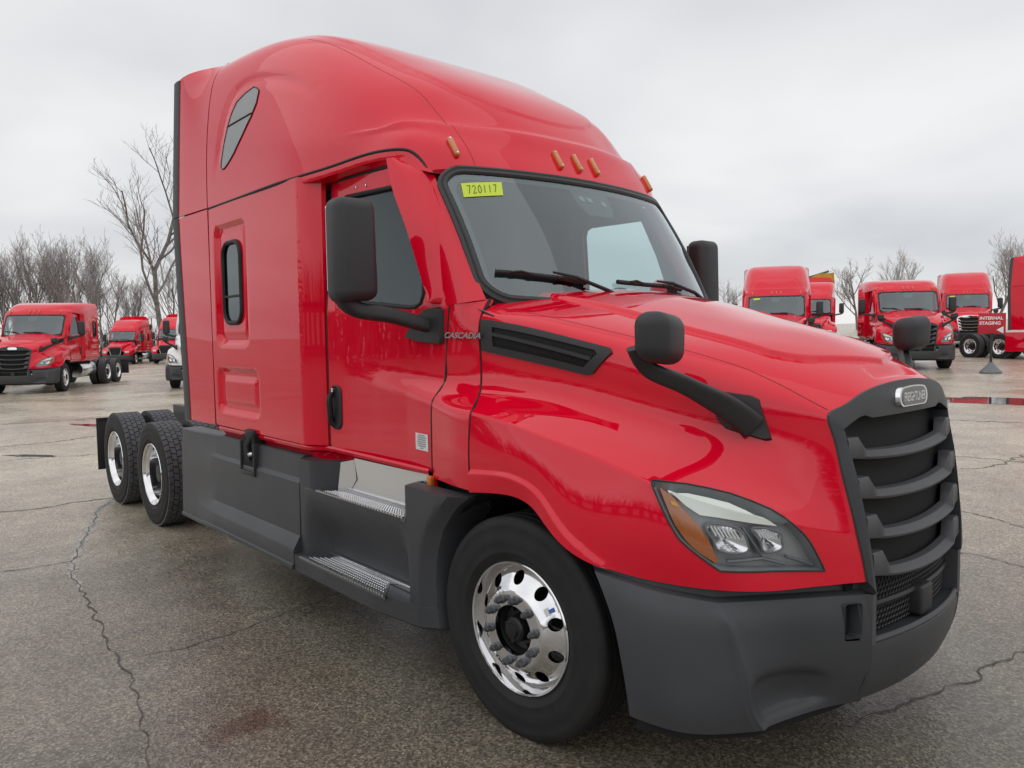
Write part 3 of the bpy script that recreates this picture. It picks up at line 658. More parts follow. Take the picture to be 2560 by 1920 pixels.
def add_sleeper(T, paint):
    out = [(-3.40, 1.16), (-3.385, 1.142), (-1.77, 1.135), (-1.77, 2.76), (-1.90, 2.78), (-3.40, 2.78)]
    hole = rrect(-3.172, -2.848, 1.915, 2.495, .10)
    lines = [(x, z) for x in (-1.908, -1.902, -1.895, -1.775) for z in np.arange(1.16, 2.76, .03)]
    fm = lambda x, z: np.stack([x, sleeper_fy(x, z), z], 1)
    VF, loops = cdt_panel(out, [hole], fm, .017, extra=lines, pad=.3)
    VF = join(orient(VF, (0, -1, 0)), flange(loops[0], (0, .03, 0)))
    for m2, o in enumerate(mk2('sleeper_side', VF, paint, T, 28)):
        f = (1, -1, 1) if m2 else (1, 1, 1)
        L = np.stack([poly_resample(rrect(-3.172, -2.848, 1.915, 2.495, .10), .02)[:, 0], np.full(0, 0) if 0 else -1.203*np.ones(len(poly_resample(rrect(-3.172, -2.848, 1.915, 2.495, .10), .02))), poly_resample(rrect(-3.172, -2.848, 1.915, 2.495, .10), .02)[:, 1]], 1)
        w = mk('sleeper_window', orient((L*f, [tuple(range(len(L)))]), (0, -f[1], 0)), DGLASS, T)
        mk('window_frame', tube(L*f-np.array([0, .006*f[1], 0]), .017, 8, closed=True, flat=1.0), BLACK, w)
        mk('divider', box(-3.16, -2.86, -1.213*f[1]-.004, -1.213*f[1]+.004, 2.10, 2.115), BLACK, w)
        mk('backing', box(-3.2, -2.8, -1.10*f[1]-.004, -1.10*f[1]+.004, 1.88, 2.53), MATS['blind'], w)
    # sill under the sleeper and cab
    sec = [(-1.205, 1.130), (-1.212, 1.118), (-1.205, 1.10), (-1.17, 1.085), (-1.155, 1.06), (-1.15, 1.02), (-1.05, .99)]
    xs = [(-3.385, 0), (-2.0, 0), (-1.90, 0), (-1.80, .075), (-1.70, .085), (-.66, .055)]
    mk2('sill', orient(loft([[(x, y+d, z) for y, z in sec] for x, d in xs]), (0, -1, 0)), paint, T)
    # back wall of the sleeper
    s = ROOFP.grid([7], np.linspace(0, 14, 40))[0]; ring = [tuple(p) for p in s]+[(-3.41, -1.21, 1.1), (-3.41, 1.21, 1.1)]
    mk('back_wall', (ring, [tuple(range(len(ring)))]), paint, T)
    mk('cab_floor', box(-3.4, -.3, -1.05, 1.05, .98, 1.06), FRAME, T)

def add_extender(T, paint):
    zl = np.linspace(1.135, 2.782, 30)
    xr = lambda z: np.interp(z, [1.13, 1.4, 1.8, 2.3, 2.6, 2.8, 3.4, 3.9], [-3.985, -3.985, -4.0, -4.02, -4.03, -4.03, -4.0, -3.965])
    yr = lambda z: np.interp(z, [1.13, 2.3, 2.8, 3.9], [-1.222, -1.235, -1.24, -1.205])
    def rows(zs, fy):
        return np.array([[(xa, fy(z)*(1-t)+yr(z)*t, z+0*t) for t, xa in ((t, -3.428*(1-t)+xr(z)*t) for t in np.linspace(0, 1, 8))] for z in zs])
    low = rows(zl, lambda z: -1.22)
    L = join(orient(grid_mesh(low), (0, -1, 0)), orient(grid_mesh(low+[0, .02, 0]), (0, 1, 0)), flange(np.concatenate([low[0], low[1:, -1], low[-1, ::-1][1:], low[::-1, 0][1:]]), (0, .02, 0)))
    mk2('side_extender', L, paint, T, 40)
    # upper: follows the roof's rear section
    sec = ROOFP.grid([7], np.linspace(10.15, 13.985, 34))[0]
    up = []
    for P in sec:
        r_ = []
        for t in np.linspace(0, 1, 10):
            z = P[2]+t*(-.02 if P[2] > 3.8 else 0)+.02*math.sin(math.pi*t)*(P[2] > 3.8); x = -3.428*(1-t)+xr(P[2])*t
            r_.append((x, P[1]*(1-sstep(t))+yr(P[2])*sstep(t), z))
        up.append(r_)
    up = np.array(up)
    U = join(orient(grid_mesh(up), (0, -1, 0)), orient(grid_mesh(up+[0, .02, 0]), (0, 1, 0)), flange(np.concatenate([up[0], up[1:, -1], up[-1, ::-1][1:], up[::-1, 0][1:]]), (0, .02, 0)))
    mk2('roof_extender', U, paint, T, 40)
    mk2('extender_gap', tube(np.concatenate([low[::3, 0], up[::-3, 0]])+[.013, .014, 0], .012, 6), BLACK, T)
    mk2('extender_liner', box(-4.03, -3.40, -1.190, -1.175, 1.2, 3.30), BLACK, T)
    for zs in (np.linspace(1.13, 2.784, 20), np.linspace(2.794, 3.875, 16)):
        path = np.array([(xr(z), yr(z), z) for z in zs]); secs = []
        for p in path: secs.append([p+[.012, -.003, 0], p+[0, -.010, 0], p+[-.06, -.012, 0], p+[-.115, -.006, 0], p+[-.12, .006, 0], p+[-.06, .016, 0], p+[.012, .018, 0]])
        S = loft(secs, closed=True); n = 7
        S = (S[0], S[1]+[tuple(range(n)), tuple(range(len(S[0])-n, len(S[0])))[::-1]])
        mk2('rubber_trim', orient(S, (0, -1, 0)), MATS['trim'], T)

def door_fm(x, z): return np.stack([x, side_y(x, z), z], 1)
def add_doors(T, paint):
    out = [(-1.745, 1.145), (-1.735, 1.125), (-1.70, 1.115), (-.655, 1.118), (-.65, 1.13), (-.645, 1.4), (-.615, 1.72), (-.59, 1.95), (-.66, 2.07), (-.78, 2.28), (-.91, 2.51), (-1.0, 2.66), (-1.06, 2.72), (-1.12, 2.73), (-1.755, 2.738)]
    hole = [(-1.655, 2.06), (-1.62, 2.025), (-1.3, 1.992), (-.93, 1.957), (-.86, 1.957), (-.815, 1.975), (-.795, 2.02), (-.80, 2.10), (-.885, 2.34), (-1.0, 2.58), (-1.025, 2.61), (-1.07, 2.622), (-1.58, 2.632), (-1.635, 2.61), (-1.655, 2.56)]
    VF, loops = cdt_panel(out, [hole], door_fm, .02, pad=.35)
    VF = join(orient(VF, (0, -1, 0)), flange(loops[0], (0, .03, 0)), flange(loops[1], (0, .03, 0)))
    hl = loops[1]
    gm = lambda x, z: np.stack([x, side_y(x, z)+.018, z], 1)
    GV, _ = cdt_panel(hole, [], gm, .08); GV = orient(GV, (0, -1, 0))
    # inner trim panel with the same opening
    im = lambda x, z: np.stack([x, side_y(x, z)+.075, z], 1)
    IV, il = cdt_panel(out, [hole], im, .06); IV = join(orient(IV, (0, 1, 0)), grid_mesh(np.stack([hl+[0, .03, 0], il[1]], 1), closed_u=True)) if len(hl) == len(il[1]) else orient(IV, (0, 1, 0))
    # rain visor / pillar deflector: a curved red blade ahead of the window
    rear = curve([(-1.10, -1.085, 2.768), (-1.02, -1.105, 2.60), (-.90, -1.112, 2.40), (-.80, -1.112, 2.20), (-.715, -1.10, 1.985)], 24)
    front = curve([(-1.055, -1.01, 2.772), (-.905, -.995, 2.69), (-.785, -.988, 2.54), (-.665, -.985, 2.29), (-.60, -1.0, 2.06), (-.605, -1.03, 1.985), (-.69, -1.09, 1.965)], 24)
    mid = (rear+front)/2+np.array([.008, -.016, 0])
    Vp = Patch(np.stack([rear, mid, front], 1)); VG = Vp.grid(np.linspace(0, 23, 40), np.linspace(0, 2, 12)); Nn = np.array([.3, -1, 0])/1.04
    vis = join(orient(grid_mesh(VG), (.3, -1, 0)), orient(grid_mesh(VG-Nn*.012), (-.3, 1, 0)), flange(np.concatenate([VG[0], VG[1:, -1], VG[-1, ::-1][1:], VG[::-1, 0][1:]]), -Nn*.012))
    # handle
    hx, hz = -1.665, 1.378
    hp = poly_resample(rrect(-.062, .062, -.135, .135, .05), .015); hp[:, 0] += -.0*hp[:, 1]
    cup = np.array([(hx+a, side_y(hx+a, hz+b)-.006, hz+b) for a, b in hp])
    cup2 = np.array([(hx+a*.86, side_y(hx+a, hz+b)-.012, hz+b*.94) for a, b in hp])
    cup3 = np.array([(hx+a*.70, side_y(hx+a, hz+b)-.003, hz+b*.86) for a, b in hp])
    n = len(hp)
    cupVF = loft([cup+[0, .01, 0], cup, cup2, cup3], closed=True); cupVF = orient((cupVF[0], cupVF[1]+[tuple(range(3*n, 4*n))]), (0, -1, 0))
    hb = tube(curve([(hx-.036, -1.112, hz+.10), (hx-.030, -1.145, hz+.07), (hx-.028, -1.150, hz-.03), (hx-.030, -1.135, hz-.10), (hx-.02, -1.11, hz-.12)], 20), np.r_[np.full(6, .016), np.full(14, .018)], 8)
    lockc = xf(lathe([(.013, 0), (.013, .006), (.0005, .007)], 14), loc=(hx-.01, -1.138, hz+.105))
    label = [(-.805, 1.215), (-.675, 1.215), (-.675, 1.302), (-.805, 1.302)]
    for m2 in (0, 1):
        f = (lambda q: mirror(q)) if m2 else (lambda q: q)
        d = mk('door', f(VF), paint, T, 35)
        fs = np.array([1, -1, 1] if m2 else [1, 1, 1])
        mk('door_seal', tube((poly_resample([(-1.750, 2.738), (-1.750, 1.145), (-1.738, 1.122), (-1.70, 1.110), (-.652, 1.112), (-.645, 1.13), (-.641, 1.4), (-.610, 1.72), (-.585, 1.95)], .04, False)[:, [0, 0, 1]]*[1, 0, 1]+np.stack([0*q if 0 else np.zeros(len(q)) for q in [np.zeros(0)]*0] or np.zeros((1, 3)), 0) if 0 else np.array([(x, side_y(x, z)+.004, z) for x, z in poly_resample([(-1.750, 2.738), (-1.750, 1.145), (-1.738, 1.122), (-1.70, 1.110), (-.652, 1.112), (-.645, 1.13), (-.641, 1.4), (-.610, 1.72), (-.585, 1.95)], .04, False)]))*fs, .0075, 6), BLACK, d)
        mk('inner_panel', f(IV), INTER, d)
        g = mk('door_window', f(GV), SGLASS, T)
        mk('window_seal', tube((hl+[0, .004, 0])*fs, .013, 8, closed=True), BLACK, g)
        mk('pillar_deflector', f(vis), paint, T, 40)
        h = mk('door_handle', f(cupVF), DARK, T); mk('grip', f(hb), BLACK, h); mk('lock', f(lockc), CHROME, h)
        for sx_, sz_ in ((-1.478, 2.672), (-1.375, 2.668)):
            mk('rivet', f(xf(lathe([(.009, 0), (.008, .005), (.0005, .007)], 10), loc=(sx_, float(side_y(sx_, sz_)), sz_))), CHROME, d)
        # header rail above the door, below the roof seam
        st = np.linspace(0, 1, 30)
        e = ROOFP.grid(np.interp(st, [0, 1], [1.05, 5.05]), [14])[:, 0]
        rail = []
        for p in e:
            dy = side_y(p[0], 2.74); rail.append([p+[0, 0, -.012], p+[0, -.004, -.03], p+[0, .002, -.055], np.array([p[0], min(dy+.01, p[1]+.25), min(2.745, p[2]-.06)]), np.array([p[0], dy+.04, 2.70])])
        mk('roof_rail', f(orient(loft(rail), (0, -1, -.3))), paint, T, 30)
        mk('top_seal', tube(np.array([(x, side_y(x, 2.735)+.002, 2.742+(0)) for x in np.linspace(-1.74, -1.1, 14)])*fs, .009, 6), BLACK, T)
    d1 = T
    # paper notice low on the right door
    q = np.array([(x, side_y(x, z)-.003, z) for x, z in label]); nb = mk('notice', (q, [(0, 1, 2, 3)]), PAPER, T)
    for i, w in enumerate((.62, .8, .74, .8, .78, .66, .25)):
        z = 1.292-.011*i; x0 = -.74-.055*w; mk('print_line', (np.array([(x0, side_y(x0, z)-.0045, z-.0025), (x0+.11*w, side_y(x0+.11*w, z)-.0045, z-.0025), (x0+.11*w, side_y(x0+.11*w, z)-.0045, z+.0025), (x0, side_y(x0, z)-.0045, z+.0025)]), [(0, 1, 2, 3)]), GREYINK, nb)

WS_Y = [0, .33, .6, .77, .9, .95]
WS_BOT = [(-.17, 0, 1.955), (-.19, -.33, 1.957), (-.255, -.6, 1.963), (-.325, -.77, 1.972), (-.405, -.9, 1.982), (-.44, -.95, 1.988)]
WS_TOP = [(-.632, 0, 2.685), (-.652, -.33, 2.685), (-.702, -.6, 2.685), (-.755, -.77, 2.685), (-.815, -.89, 2.682), (-.85, -.945, 2.678)]
def ws_patch():
    b = np.array(WS_BOT); t = np.array(WS_TOP); m = (b+t)/2+np.array([.018, 0, .012])
    R = np.stack([b, m, t], 0); return Patch(np.concatenate([R[:, :0:-1]*[1, -1, 1], R], 1))
def add_windshield(T, paint):
    P = ws_patch()
    def fm(off):
        def f(y, t):
            v = 5+np.sign(-y)*np.interp(np.abs(y), WS_Y, range(6)); u = t/.85*2
            N = P.normal(u, v); N *= np.sign(N[:, 0])[:, None]; return P(u, v)+N*off
        return f
    out = rrect(-.945, .945, 0, .85, .13, 10)
    G, _ = cdt_panel(out, [], fm(0), .05); w = mk('windshield', orient(G, (1, 0, .5)), WGLASS, T)
    L = poly_resample(out, .03); a = fm(0)(L[:, 0], L[:, 1]); N = fm(1.0)(L[:, 0], L[:, 1])-a
    mk('gasket', orient(strip(a, N, [(-.030, -.004), (-.028, .010), (-.012, .016), (-.004, .010), (.004, .016), (.018, .014), (.026, .004), (.026, -.02)]), (1, 0, .3)), MATS['gasket'], w)
    # ceramic border and the camera housing behind the glass
    inn = rrect(-.90, .90, .035, .79, .10, 10)
    Fv, _ = cdt_panel(out, [inn], fm(-.008), .04); mk('shaded_border', orient(Fv, (1, 0, .3)), MATS['frit'], w)
    hs = [(-.18, .83), (.14, .83), (.12, .68), (.08, .605), (-.13, .605), (-.17, .68)]
    Hv, _ = cdt_panel(hs, [], fm(-.010), .05); mk('sensor_housing', orient(Hv, (1, 0, .3)), DARK, w)
    for y0, t0 in ((-.115, .725), (.055, .705)):
        c = [(y0+.022*math.cos(k*math.pi/8), t0+.022*math.sin(k*math.pi/8)) for k in range(16)]
        Cv, _ = cdt_panel(c, [], fm(-.006), .05); mk('sensor_eye', orient(Cv, (1, 0, .3)), MATS['sensor'], w)
    Cv, _ = cdt_panel([(-.075, .708), (-.035, .704), (-.035, .738), (-.075, .742)], [], fm(-.006), .05); mk('sensor_eye', orient(Cv, (1, 0, .3)), MATS['sensor'], w)
    # yellow note with the handwritten number
    s = [(-.88, .645), (-.665, .675), (-.635, .775), (-.862, .748)]
    Sv, _ = cdt_panel(s, [], fm(.004), .05); st = mk('yellow_note', orient(Sv, (1, 0, .3)), STICK, T)
    glyph = {'7': [[(0, 1), (.8, 1), (.3, 0)]], '2': [[(0, .8), (.3, 1), (.7, .8), (.1, 0), (.9, .05)]], '0': [[(.4, 1), (.05, .6), (.2, .05), (.6, .05), (.8, .6), (.4, 1)]], '1': [[(.4, 1), (.35, 0)]]}
    for i, ch in enumerate('720117'):
        for stroke in glyph[ch]:
            pts = curve(stroke, 14) if len(stroke) > 2 and ch in '20' else poly_resample(stroke, .15, False)
            aa = .12+.13*i+pts[:, 0]*.095; bb = .24+pts[:, 1]*.55; yy = (-.88*(1-aa)-.665*aa)*(1-bb)+(-.862*(1-aa)-.635*aa)*bb; tt = (.645*(1-aa)+.675*aa)*(1-bb)+(.748*(1-aa)+.775*aa)*bb
            # the note faces forward: its left edge is the truck's right
            mk('digit', tube(fm(.0055)(yy, tt), .0016, 4), INK, st)
    # pillars
    inner = [(-.852, -.952, 2.670), (-.79, -.958, 2.575), (-.69, -.961, 2.42), (-.56, -.962, 2.21), (-.415, -.960, 1.98)]
    outer = [(-1.085, -1.040, 2.812), (-1.02, -1.035, 2.68), (-.91, -1.037, 2.48), (-.78, -1.05, 2.24), (-.60, -1.063, 1.955)]
    mid = [(-.957, -.999, 2.778)]+[tuple((np.array(a)+np.array(b))/2+np.array([.02, -.018, 0])) for a, b in zip(inner[1:], outer[1:])]
    pp = Patch([[a, b, c] for a, b, c in zip(inner, mid, outer)])
    mk2('pillar', orient(grid_mesh(pp.grid(np.linspace(0, 4, 30), np.linspace(0, 2, 10))), (.5, -1, 0)), paint, T)
    # wipers
    for bl, ar in (([(-.87, .155), (-.70, .146), (-.555, .135), (-.42, .115)], [(-.60, .160), (-.48, .135), (-.315, .065), (-.22, .012)]), ([(-.20, .130), (0, .122), (.20, .118), (.36, .10)], [(.12, .138), (.26, .130), (.50, .075), (.62, .015)])):
        bl = np.array(bl); ar = np.array(ar)
        wp = mk('wiper', tube(fm(.018)(*bl.T), .014, 8, flat=.9), BLACK, T); mk('wiper_arm', tube(fm(.034)(*ar.T), [.006, .010, .011, .012], 6), BLACK, wp)
        for k in (.25, .75):
            q = bl[0]*(1-k)+bl[-1]*k; mk('wiper_claw', tube(fm(.030)(*np.stack([q-[.05, -.004], q+[0, .012], q+[.05, -.004]]).T), .007, 6), BLACK, wp)
    # black cowl tray between glass and hood
    b = np.array(WS_BOT); r0 = HOODP.grid([0.04], np.linspace(10, 14, 6))[0]
    mk2('cowl_tray', orient(loft([b+[-.02, 0, -.02], b+[.05, 0, -.05], r0+[0, 0, -.035]]), (0, 0, 1)), BLACK, T)

def add_interior(T):
    c = empty('cabin'); c.parent = T
    mk('curtain_wall', box(-2.05, -2.0, -1.08, 1.08, 1.05, 3.0), CURT, c)
    mk('headliner', loft([[(x, y, z) for y in (-1.0, 0, 1.0)] for x, z in ((-2.0, 2.76), (-1.1, 2.74), (-.82, 2.66))]), INTER, c)
    prof = [(-.22, 1.90), (-.35, 1.94), (-.55, 1.95), (-.66, 1.93), (-.74, 1.86), (-.74, 1.5), (-.60, 1.2)]
    mk('dashboard', orient(loft([[(x-.10*(abs(y) > .8), y, z) for x, z in prof] for y in (-1.0, -.85, -.3, .3, .85, 1.0)]), (-.2, 0, 1)), INTER, c, 25)
    mk('instrument_hood', box(-.80, -.56, .30, .78, 1.88, 1.99, .04, 3), INTER, c)
    a = np.arange(32)*2*math.pi/32; ring = np.stack([-.93+.10*np.sin(a), .53+.225*np.cos(a), 1.90+.19*np.sin(a)], 1)
    sw = mk('steering_wheel', tube(ring, .016, 8, closed=True), BLACK, c)
    for yy in (-.52, .52):
        mk('seat', join(box(-1.80, -1.3, yy-.26, yy+.26, 1.20, 1.38, .05, 3), xf(box(-.09, .09, -.25, .25, 0, .60, .06, 3), rot=(0, -.14, 0), loc=(-1.80, yy, 1.32))), MATS['seat'], c)

# ---------------------------------------------------------------- nose
HL_UV = [(3.76, 7.9), (4.12, 7.64), (4.36, 7.53), (4.6, 7.46), (4.82, 7.50), (5.02, 7.62), (5.17, 7.80), (5.28, 8.02), (5.33, 8.28), (5.345, 8.54), (5.35, 9.02), (5.38, 9.5), (4.66, 9.46), (4.12, 9.5), (3.96, 9.1), (3.88, 8.88), (3.84, 8.58), (3.80, 8.2)]
VENT_UV = [(.06, 4.22), (.28, 4.18), (2.48, 4.1), (2.52, 4.24), (2.22, 5.06), (2.12, 5.14), (.06, 5.14)]
def add_hood(T, paint):
    out = [(0.02, -10), (6, -10), (6, 10), (0.02, 10)]
    hl = [(u, v) for u, v in HL_UV]; hlm = [(u, -v) for u, v in reversed(HL_UV)]
    fm = lambda u, v: hood_pt(u, v)[0]
    VF, loops = cdt_panel(out, [hl, hlm], fm, .05, extra=[(u, s*v) for u in np.arange(3.0, 5.9, .025) for v in np.arange(.0, 2.4, .05) for s in (-1, 1)] if 0 else None)
    V = np.array(VF[0]); VF = (V, VF[1])
    # consistent outward winding, face by face
    F = []
    for f in VF[1]:
        n = np.cross(V[f[1]]-V[f[0]], V[f[2]]-V[f[0]]); c = V[list(f)].mean(0)-np.array([.3, 0, .9]); F.append(f if np.dot(n, c) > 0 else f[::-1])
    low = [HOODP.grid(np.linspace(0, 6, 80), [k])[:, 0] for k in (0, 20)]
    fl = [grid_mesh(np.stack([L, L+[0, s*.03, .008], L+[0, s*.035, .012]], 1)) for L, s in zip(low, (-1, 1))]
    h = mk('hood', join((V, F), *fl), paint, T, 50)
    # seam line along the shoulder
    for s in (-1, 1):
        uu = np.linspace(.05, 5.95, 70); vv = np.interp(uu, [0, 2.4, 3.6, 4.4, 5.95], [3.45, 3.28, 3.2, 3.15, 3.6])*s
        P, N = hood_pt(uu, vv, .0004); mk('hood_seam', strip(P, N, [(-.0022, 0), (0, .0006), (.0022, 0)], False), MATS['seamline'], T)
    # side vents
    o = np.array(VENT_UV); c = o.mean(0)
    for s in (-1, 1):
        def fv(off): return lambda u, v: hood_pt(u, v*s*-1 if 0 else v*(1 if s < 0 else -1), off)[0]
        inner = [(.32, 4.40), (2.25, 4.30), (2.30, 4.40), (2.08, 4.92), (.32, 4.96)]
        A, la = cdt_panel(VENT_UV, [inner], fv(.012), .06); d_ = (0, s, 0)
        fr = join(orient(A, d_), grid_mesh(np.stack([la[0], fv(-.004)(*poly_resample(VENT_UV, .06).T)], 1), closed_u=True), grid_mesh(np.stack([la[1], fv(-.02)(*poly_resample(inner, .06).T)], 1), closed_u=True))
        v = mk('side_vent', fr, DARK, T)
        B, _ = cdt_panel(inner, [], fv(.0015), .1); mk('vent_back', orient(B, d_), VOID, v)
        uu = np.linspace(.3, 2.2, 30); vm = np.interp(uu, [.3, 2.2], [4.62, 4.60])
        Pm = fv(.009)(uu, vm); Nn = fv(1.0)(uu, vm)-fv(0.0)(uu, vm); mk('vent_bar', strip(Pm, Nn, [(-.010, -.01), (-.008, .003), (.008, .003), (.010, -.01)], False), DARK, v)
        ribs = []
        for k in range(44):
            u = .36+1.86*k/43
            for va, vb in ((4.42, 4.58), (4.66, 4.90)):
                for w in (-1, 1):
                    a = fv(.004)(np.array([u, u+.045*w]), np.array([va, vb])); ribs.append(tube(a, .0022, 4))
        ms = mk('vent_mesh', join(*ribs), BLACK, v); ms['kind'] = 'stuff'
    # cowl quarter panels behind the hood seam
    zs = [1.98, 1.905, 1.83, 1.76, 1.67, 1.58, 1.50, 1.45, 1.36, 1.26, 1.16, 1.085]
    fe = HOODP.grid([0.0], np.linspace(14-.5, 20, 60))[0]; zf = fe[:, 2][::-1]
    grid = []
    for z in zs:
        xb = np.interp(z, [1.1, 1.4, 1.72, 1.98], [-.640, -.636, -.606, -.583]); xe = np.interp(z, zf, fe[::-1, 0])-.010; ye = np.interp(z, zf, fe[::-1, 1])
        row = []
        for t in (0, .33, .67, 1):
            x = xb*(1-t)+xe*t; y = side_y(x, z)
            row.append((x, y*(1-t**2)+ye*t**2, z))
        grid.append(row)
    cp = Patch(grid); CG = cp.grid(np.linspace(0, len(zs)-1, 60), np.linspace(0, 3, 16))
    cw = join(orient(grid_mesh(CG), (0, -1, 0)), flange(np.concatenate([CG[0], CG[1:, -1], CG[-1, ::-1][1:], CG[::-1, 0][1:]]), (0, .04, 0)),
              orient(loft([CG[0], CG[0]+[0.01, .04, .004], CG[0]+[.02, .12, -.01]]), (0, 0, 1)))
    mk2('cowl_panel', cw, paint, T, 40)
    mk2('hood_gap', tube(CG[::2, -1]+[.004, .010, 0], .007, 6), BLACK, T)
    tx = text_vf('CASCADIA', .040, .002, shear=.35, sx=1.35, bold=.0012)
    zc, xc = 1.803, -.487; yv = float(side_y(xc, zc))
    ex = np.array([.232, float(side_y(xc+.116, zc)-side_y(xc-.116, zc))-.006, -.004]); ex /= np.linalg.norm(ex); ez = np.array([0, -1, 0.0]); ez -= ex*ez.dot(ex); ez /= np.linalg.norm(ez); ey = np.cross(ez, ex)
    mk('name_emblem', xf(tx, M=basis_m(ex, ey, ez), loc=(xc, yv-.012, zc)), SILV, T, 20)
    # side marker at the fender's foot
    mk2('side_marker', box(-.665, -.625, -1.168, -1.14, 1.035, 1.098, .008, 2), AMBER, T)
    # wheel housing and engine bay, kept dark
    a = np.linspace(math.radians(-8), math.radians(188), 30)
    arch = np.stack([np.stack([.02+.60*np.cos(a), np.full(30, y), .52+.585*np.sin(a)], 1) for y in (-1.17, -.62)], 1)
    mk2('wheel_housing', grid_mesh(arch), VOID, T)
    mk2('housing_wall', box(-.62, .95, -.62, -.60, .3, 1.35), VOID, T)
    mk('engine_block', box(-.55, 1.05, -.45, .45, .35, 1.45), VOID, T)

def add_headlights(T):
    o = np.array(HL_UV); c = o.mean(0)
    for s in (-1, 1):
        def fv(off): return lambda u, v: hood_pt(u, v*(-s), off)[0]
        d_ = (1, s*.6, 0)
        ring = poly_resample(HL_UV, .075)
        e = empty('headlight'); e.parent = T
        # housing bowl
        b0 = fv(0.0)(*ring.T); i1 = c+(ring-c)*.97; b1 = fv(-.025)(*i1.T); i2 = c+(ring-c)*.93; b2 = fv(-.055)(*i2.T)
        bowl = grid_mesh(np.stack([b0, b1, b2], 1), closed_u=True)
        BV, _ = cdt_panel([tuple(p) for p in i2], [], fv(-.055), .12); mk('housing', join(bowl, orient(BV, d_)), HLBODY, e)
        # white light guide sweeping along the top
        sp = [(3.96, 8.02), (4.18, 7.80), (4.40, 7.72), (4.62, 7.68), (4.80, 7.78), (4.94, 7.93), (5.08, 8.20), (4.82, 8.25), (4.46, 8.28), (4.24, 8.32), (4.12, 8.2), (4.04, 8.08)]
        def raised(poly, o0, m_, nm):
            A, l = cdt_panel(poly, [], fv(o0), .05); mk(nm, join(orient(A, d_), grid_mesh(np.stack([l[0], fv(-.052)(*poly_resample(poly, .05).T)], 1), closed_u=True)), m_, e)
        raised(sp, -.018, HLWHITE, 'light_guide')
        am = [(3.86, 8.02), (3.94, 8.06), (4.02, 8.14), (4.06, 8.28), (4.12, 8.42), (4.16, 8.56), (4.18, 8.80), (4.16, 9.26), (4.12, 9.34), (4.0, 9.12), (3.94, 8.92), (3.89, 8.62)]
        raised(am, -.014, AMBERD, 'turn_signal')
        am2 = [(3.95, 8.20), (4.01, 8.20), (4.03, 8.27), (3.95, 8.27)]
        A, l = cdt_panel(am2, [], fv(-.010), .06); mk('amber_diode', orient(A, d_), MATS['amber_bright'], e)
        # two reflector bowls with fluted tops
        for pl in ([(4.25, 8.50), (4.42, 8.42), (4.58, 8.44), (4.60, 8.72), (4.52, 8.98), (4.36, 9.05), (4.24, 9.02), (4.23, 8.80)], [(4.77, 8.38), (4.92, 8.33), (5.02, 8.38), (5.00, 8.60), (4.88, 8.92), (4.74, 8.97), (4.74, 8.70)]):
            pl = np.array(pl); pc = pl.mean(0); R = curve(pl, 36, closed=True)
            rows_ = [fv(-.014-.040*(1-k**1.5))(*(pc+(R-pc)*k).T) for k in (1, .85, .65, .45, .25, .05)]
            VFr = grid_mesh(np.stack(rows_, 1), closed_u=True); mk('reflector', orient(VFr, d_), REFL, e)
            lo, hi = pl.min(0), pl.max(0)
            for k in range(7):
                u = lo[0]+(hi[0]-lo[0])*(.18+.64*k/6); t = np.array([0, .5, 1.0]); mk('flute', tube(fv(-.020)(np.full(3, u), lo[1]+.06+t*.22), .0032, 5), MATS['fogwhite'], e)
            mk('reflector_rim', tube(rows_[0], .0045, 6, closed=True), MATS['lampgrey'], e)
        # dark fins below
        for (ua, va, ub, vb) in ((4.25, 9.28, 4.66, 9.14), (4.66, 9.14, 4.90, 9.30), (4.95, 9.08, 5.28, 9.34), (4.66, 8.40, 4.68, 9.05)):
            t = np.linspace(0, 1, 8); mk('trim_fin', tube(fv(-.028)(ua+(ub-ua)*t, va+(vb-va)*t), .011, 6, flat=.6), MATS['lampgrey'], e)
        LV, _ = cdt_panel(HL_UV, [], fv(.003), .10); mk('lens', orient(LV, d_), LENS, e)
        P0 = fv(.002)(*ring.T); mk('lens_seal', tube(P0, .0038, 6, closed=True), DARK, e)

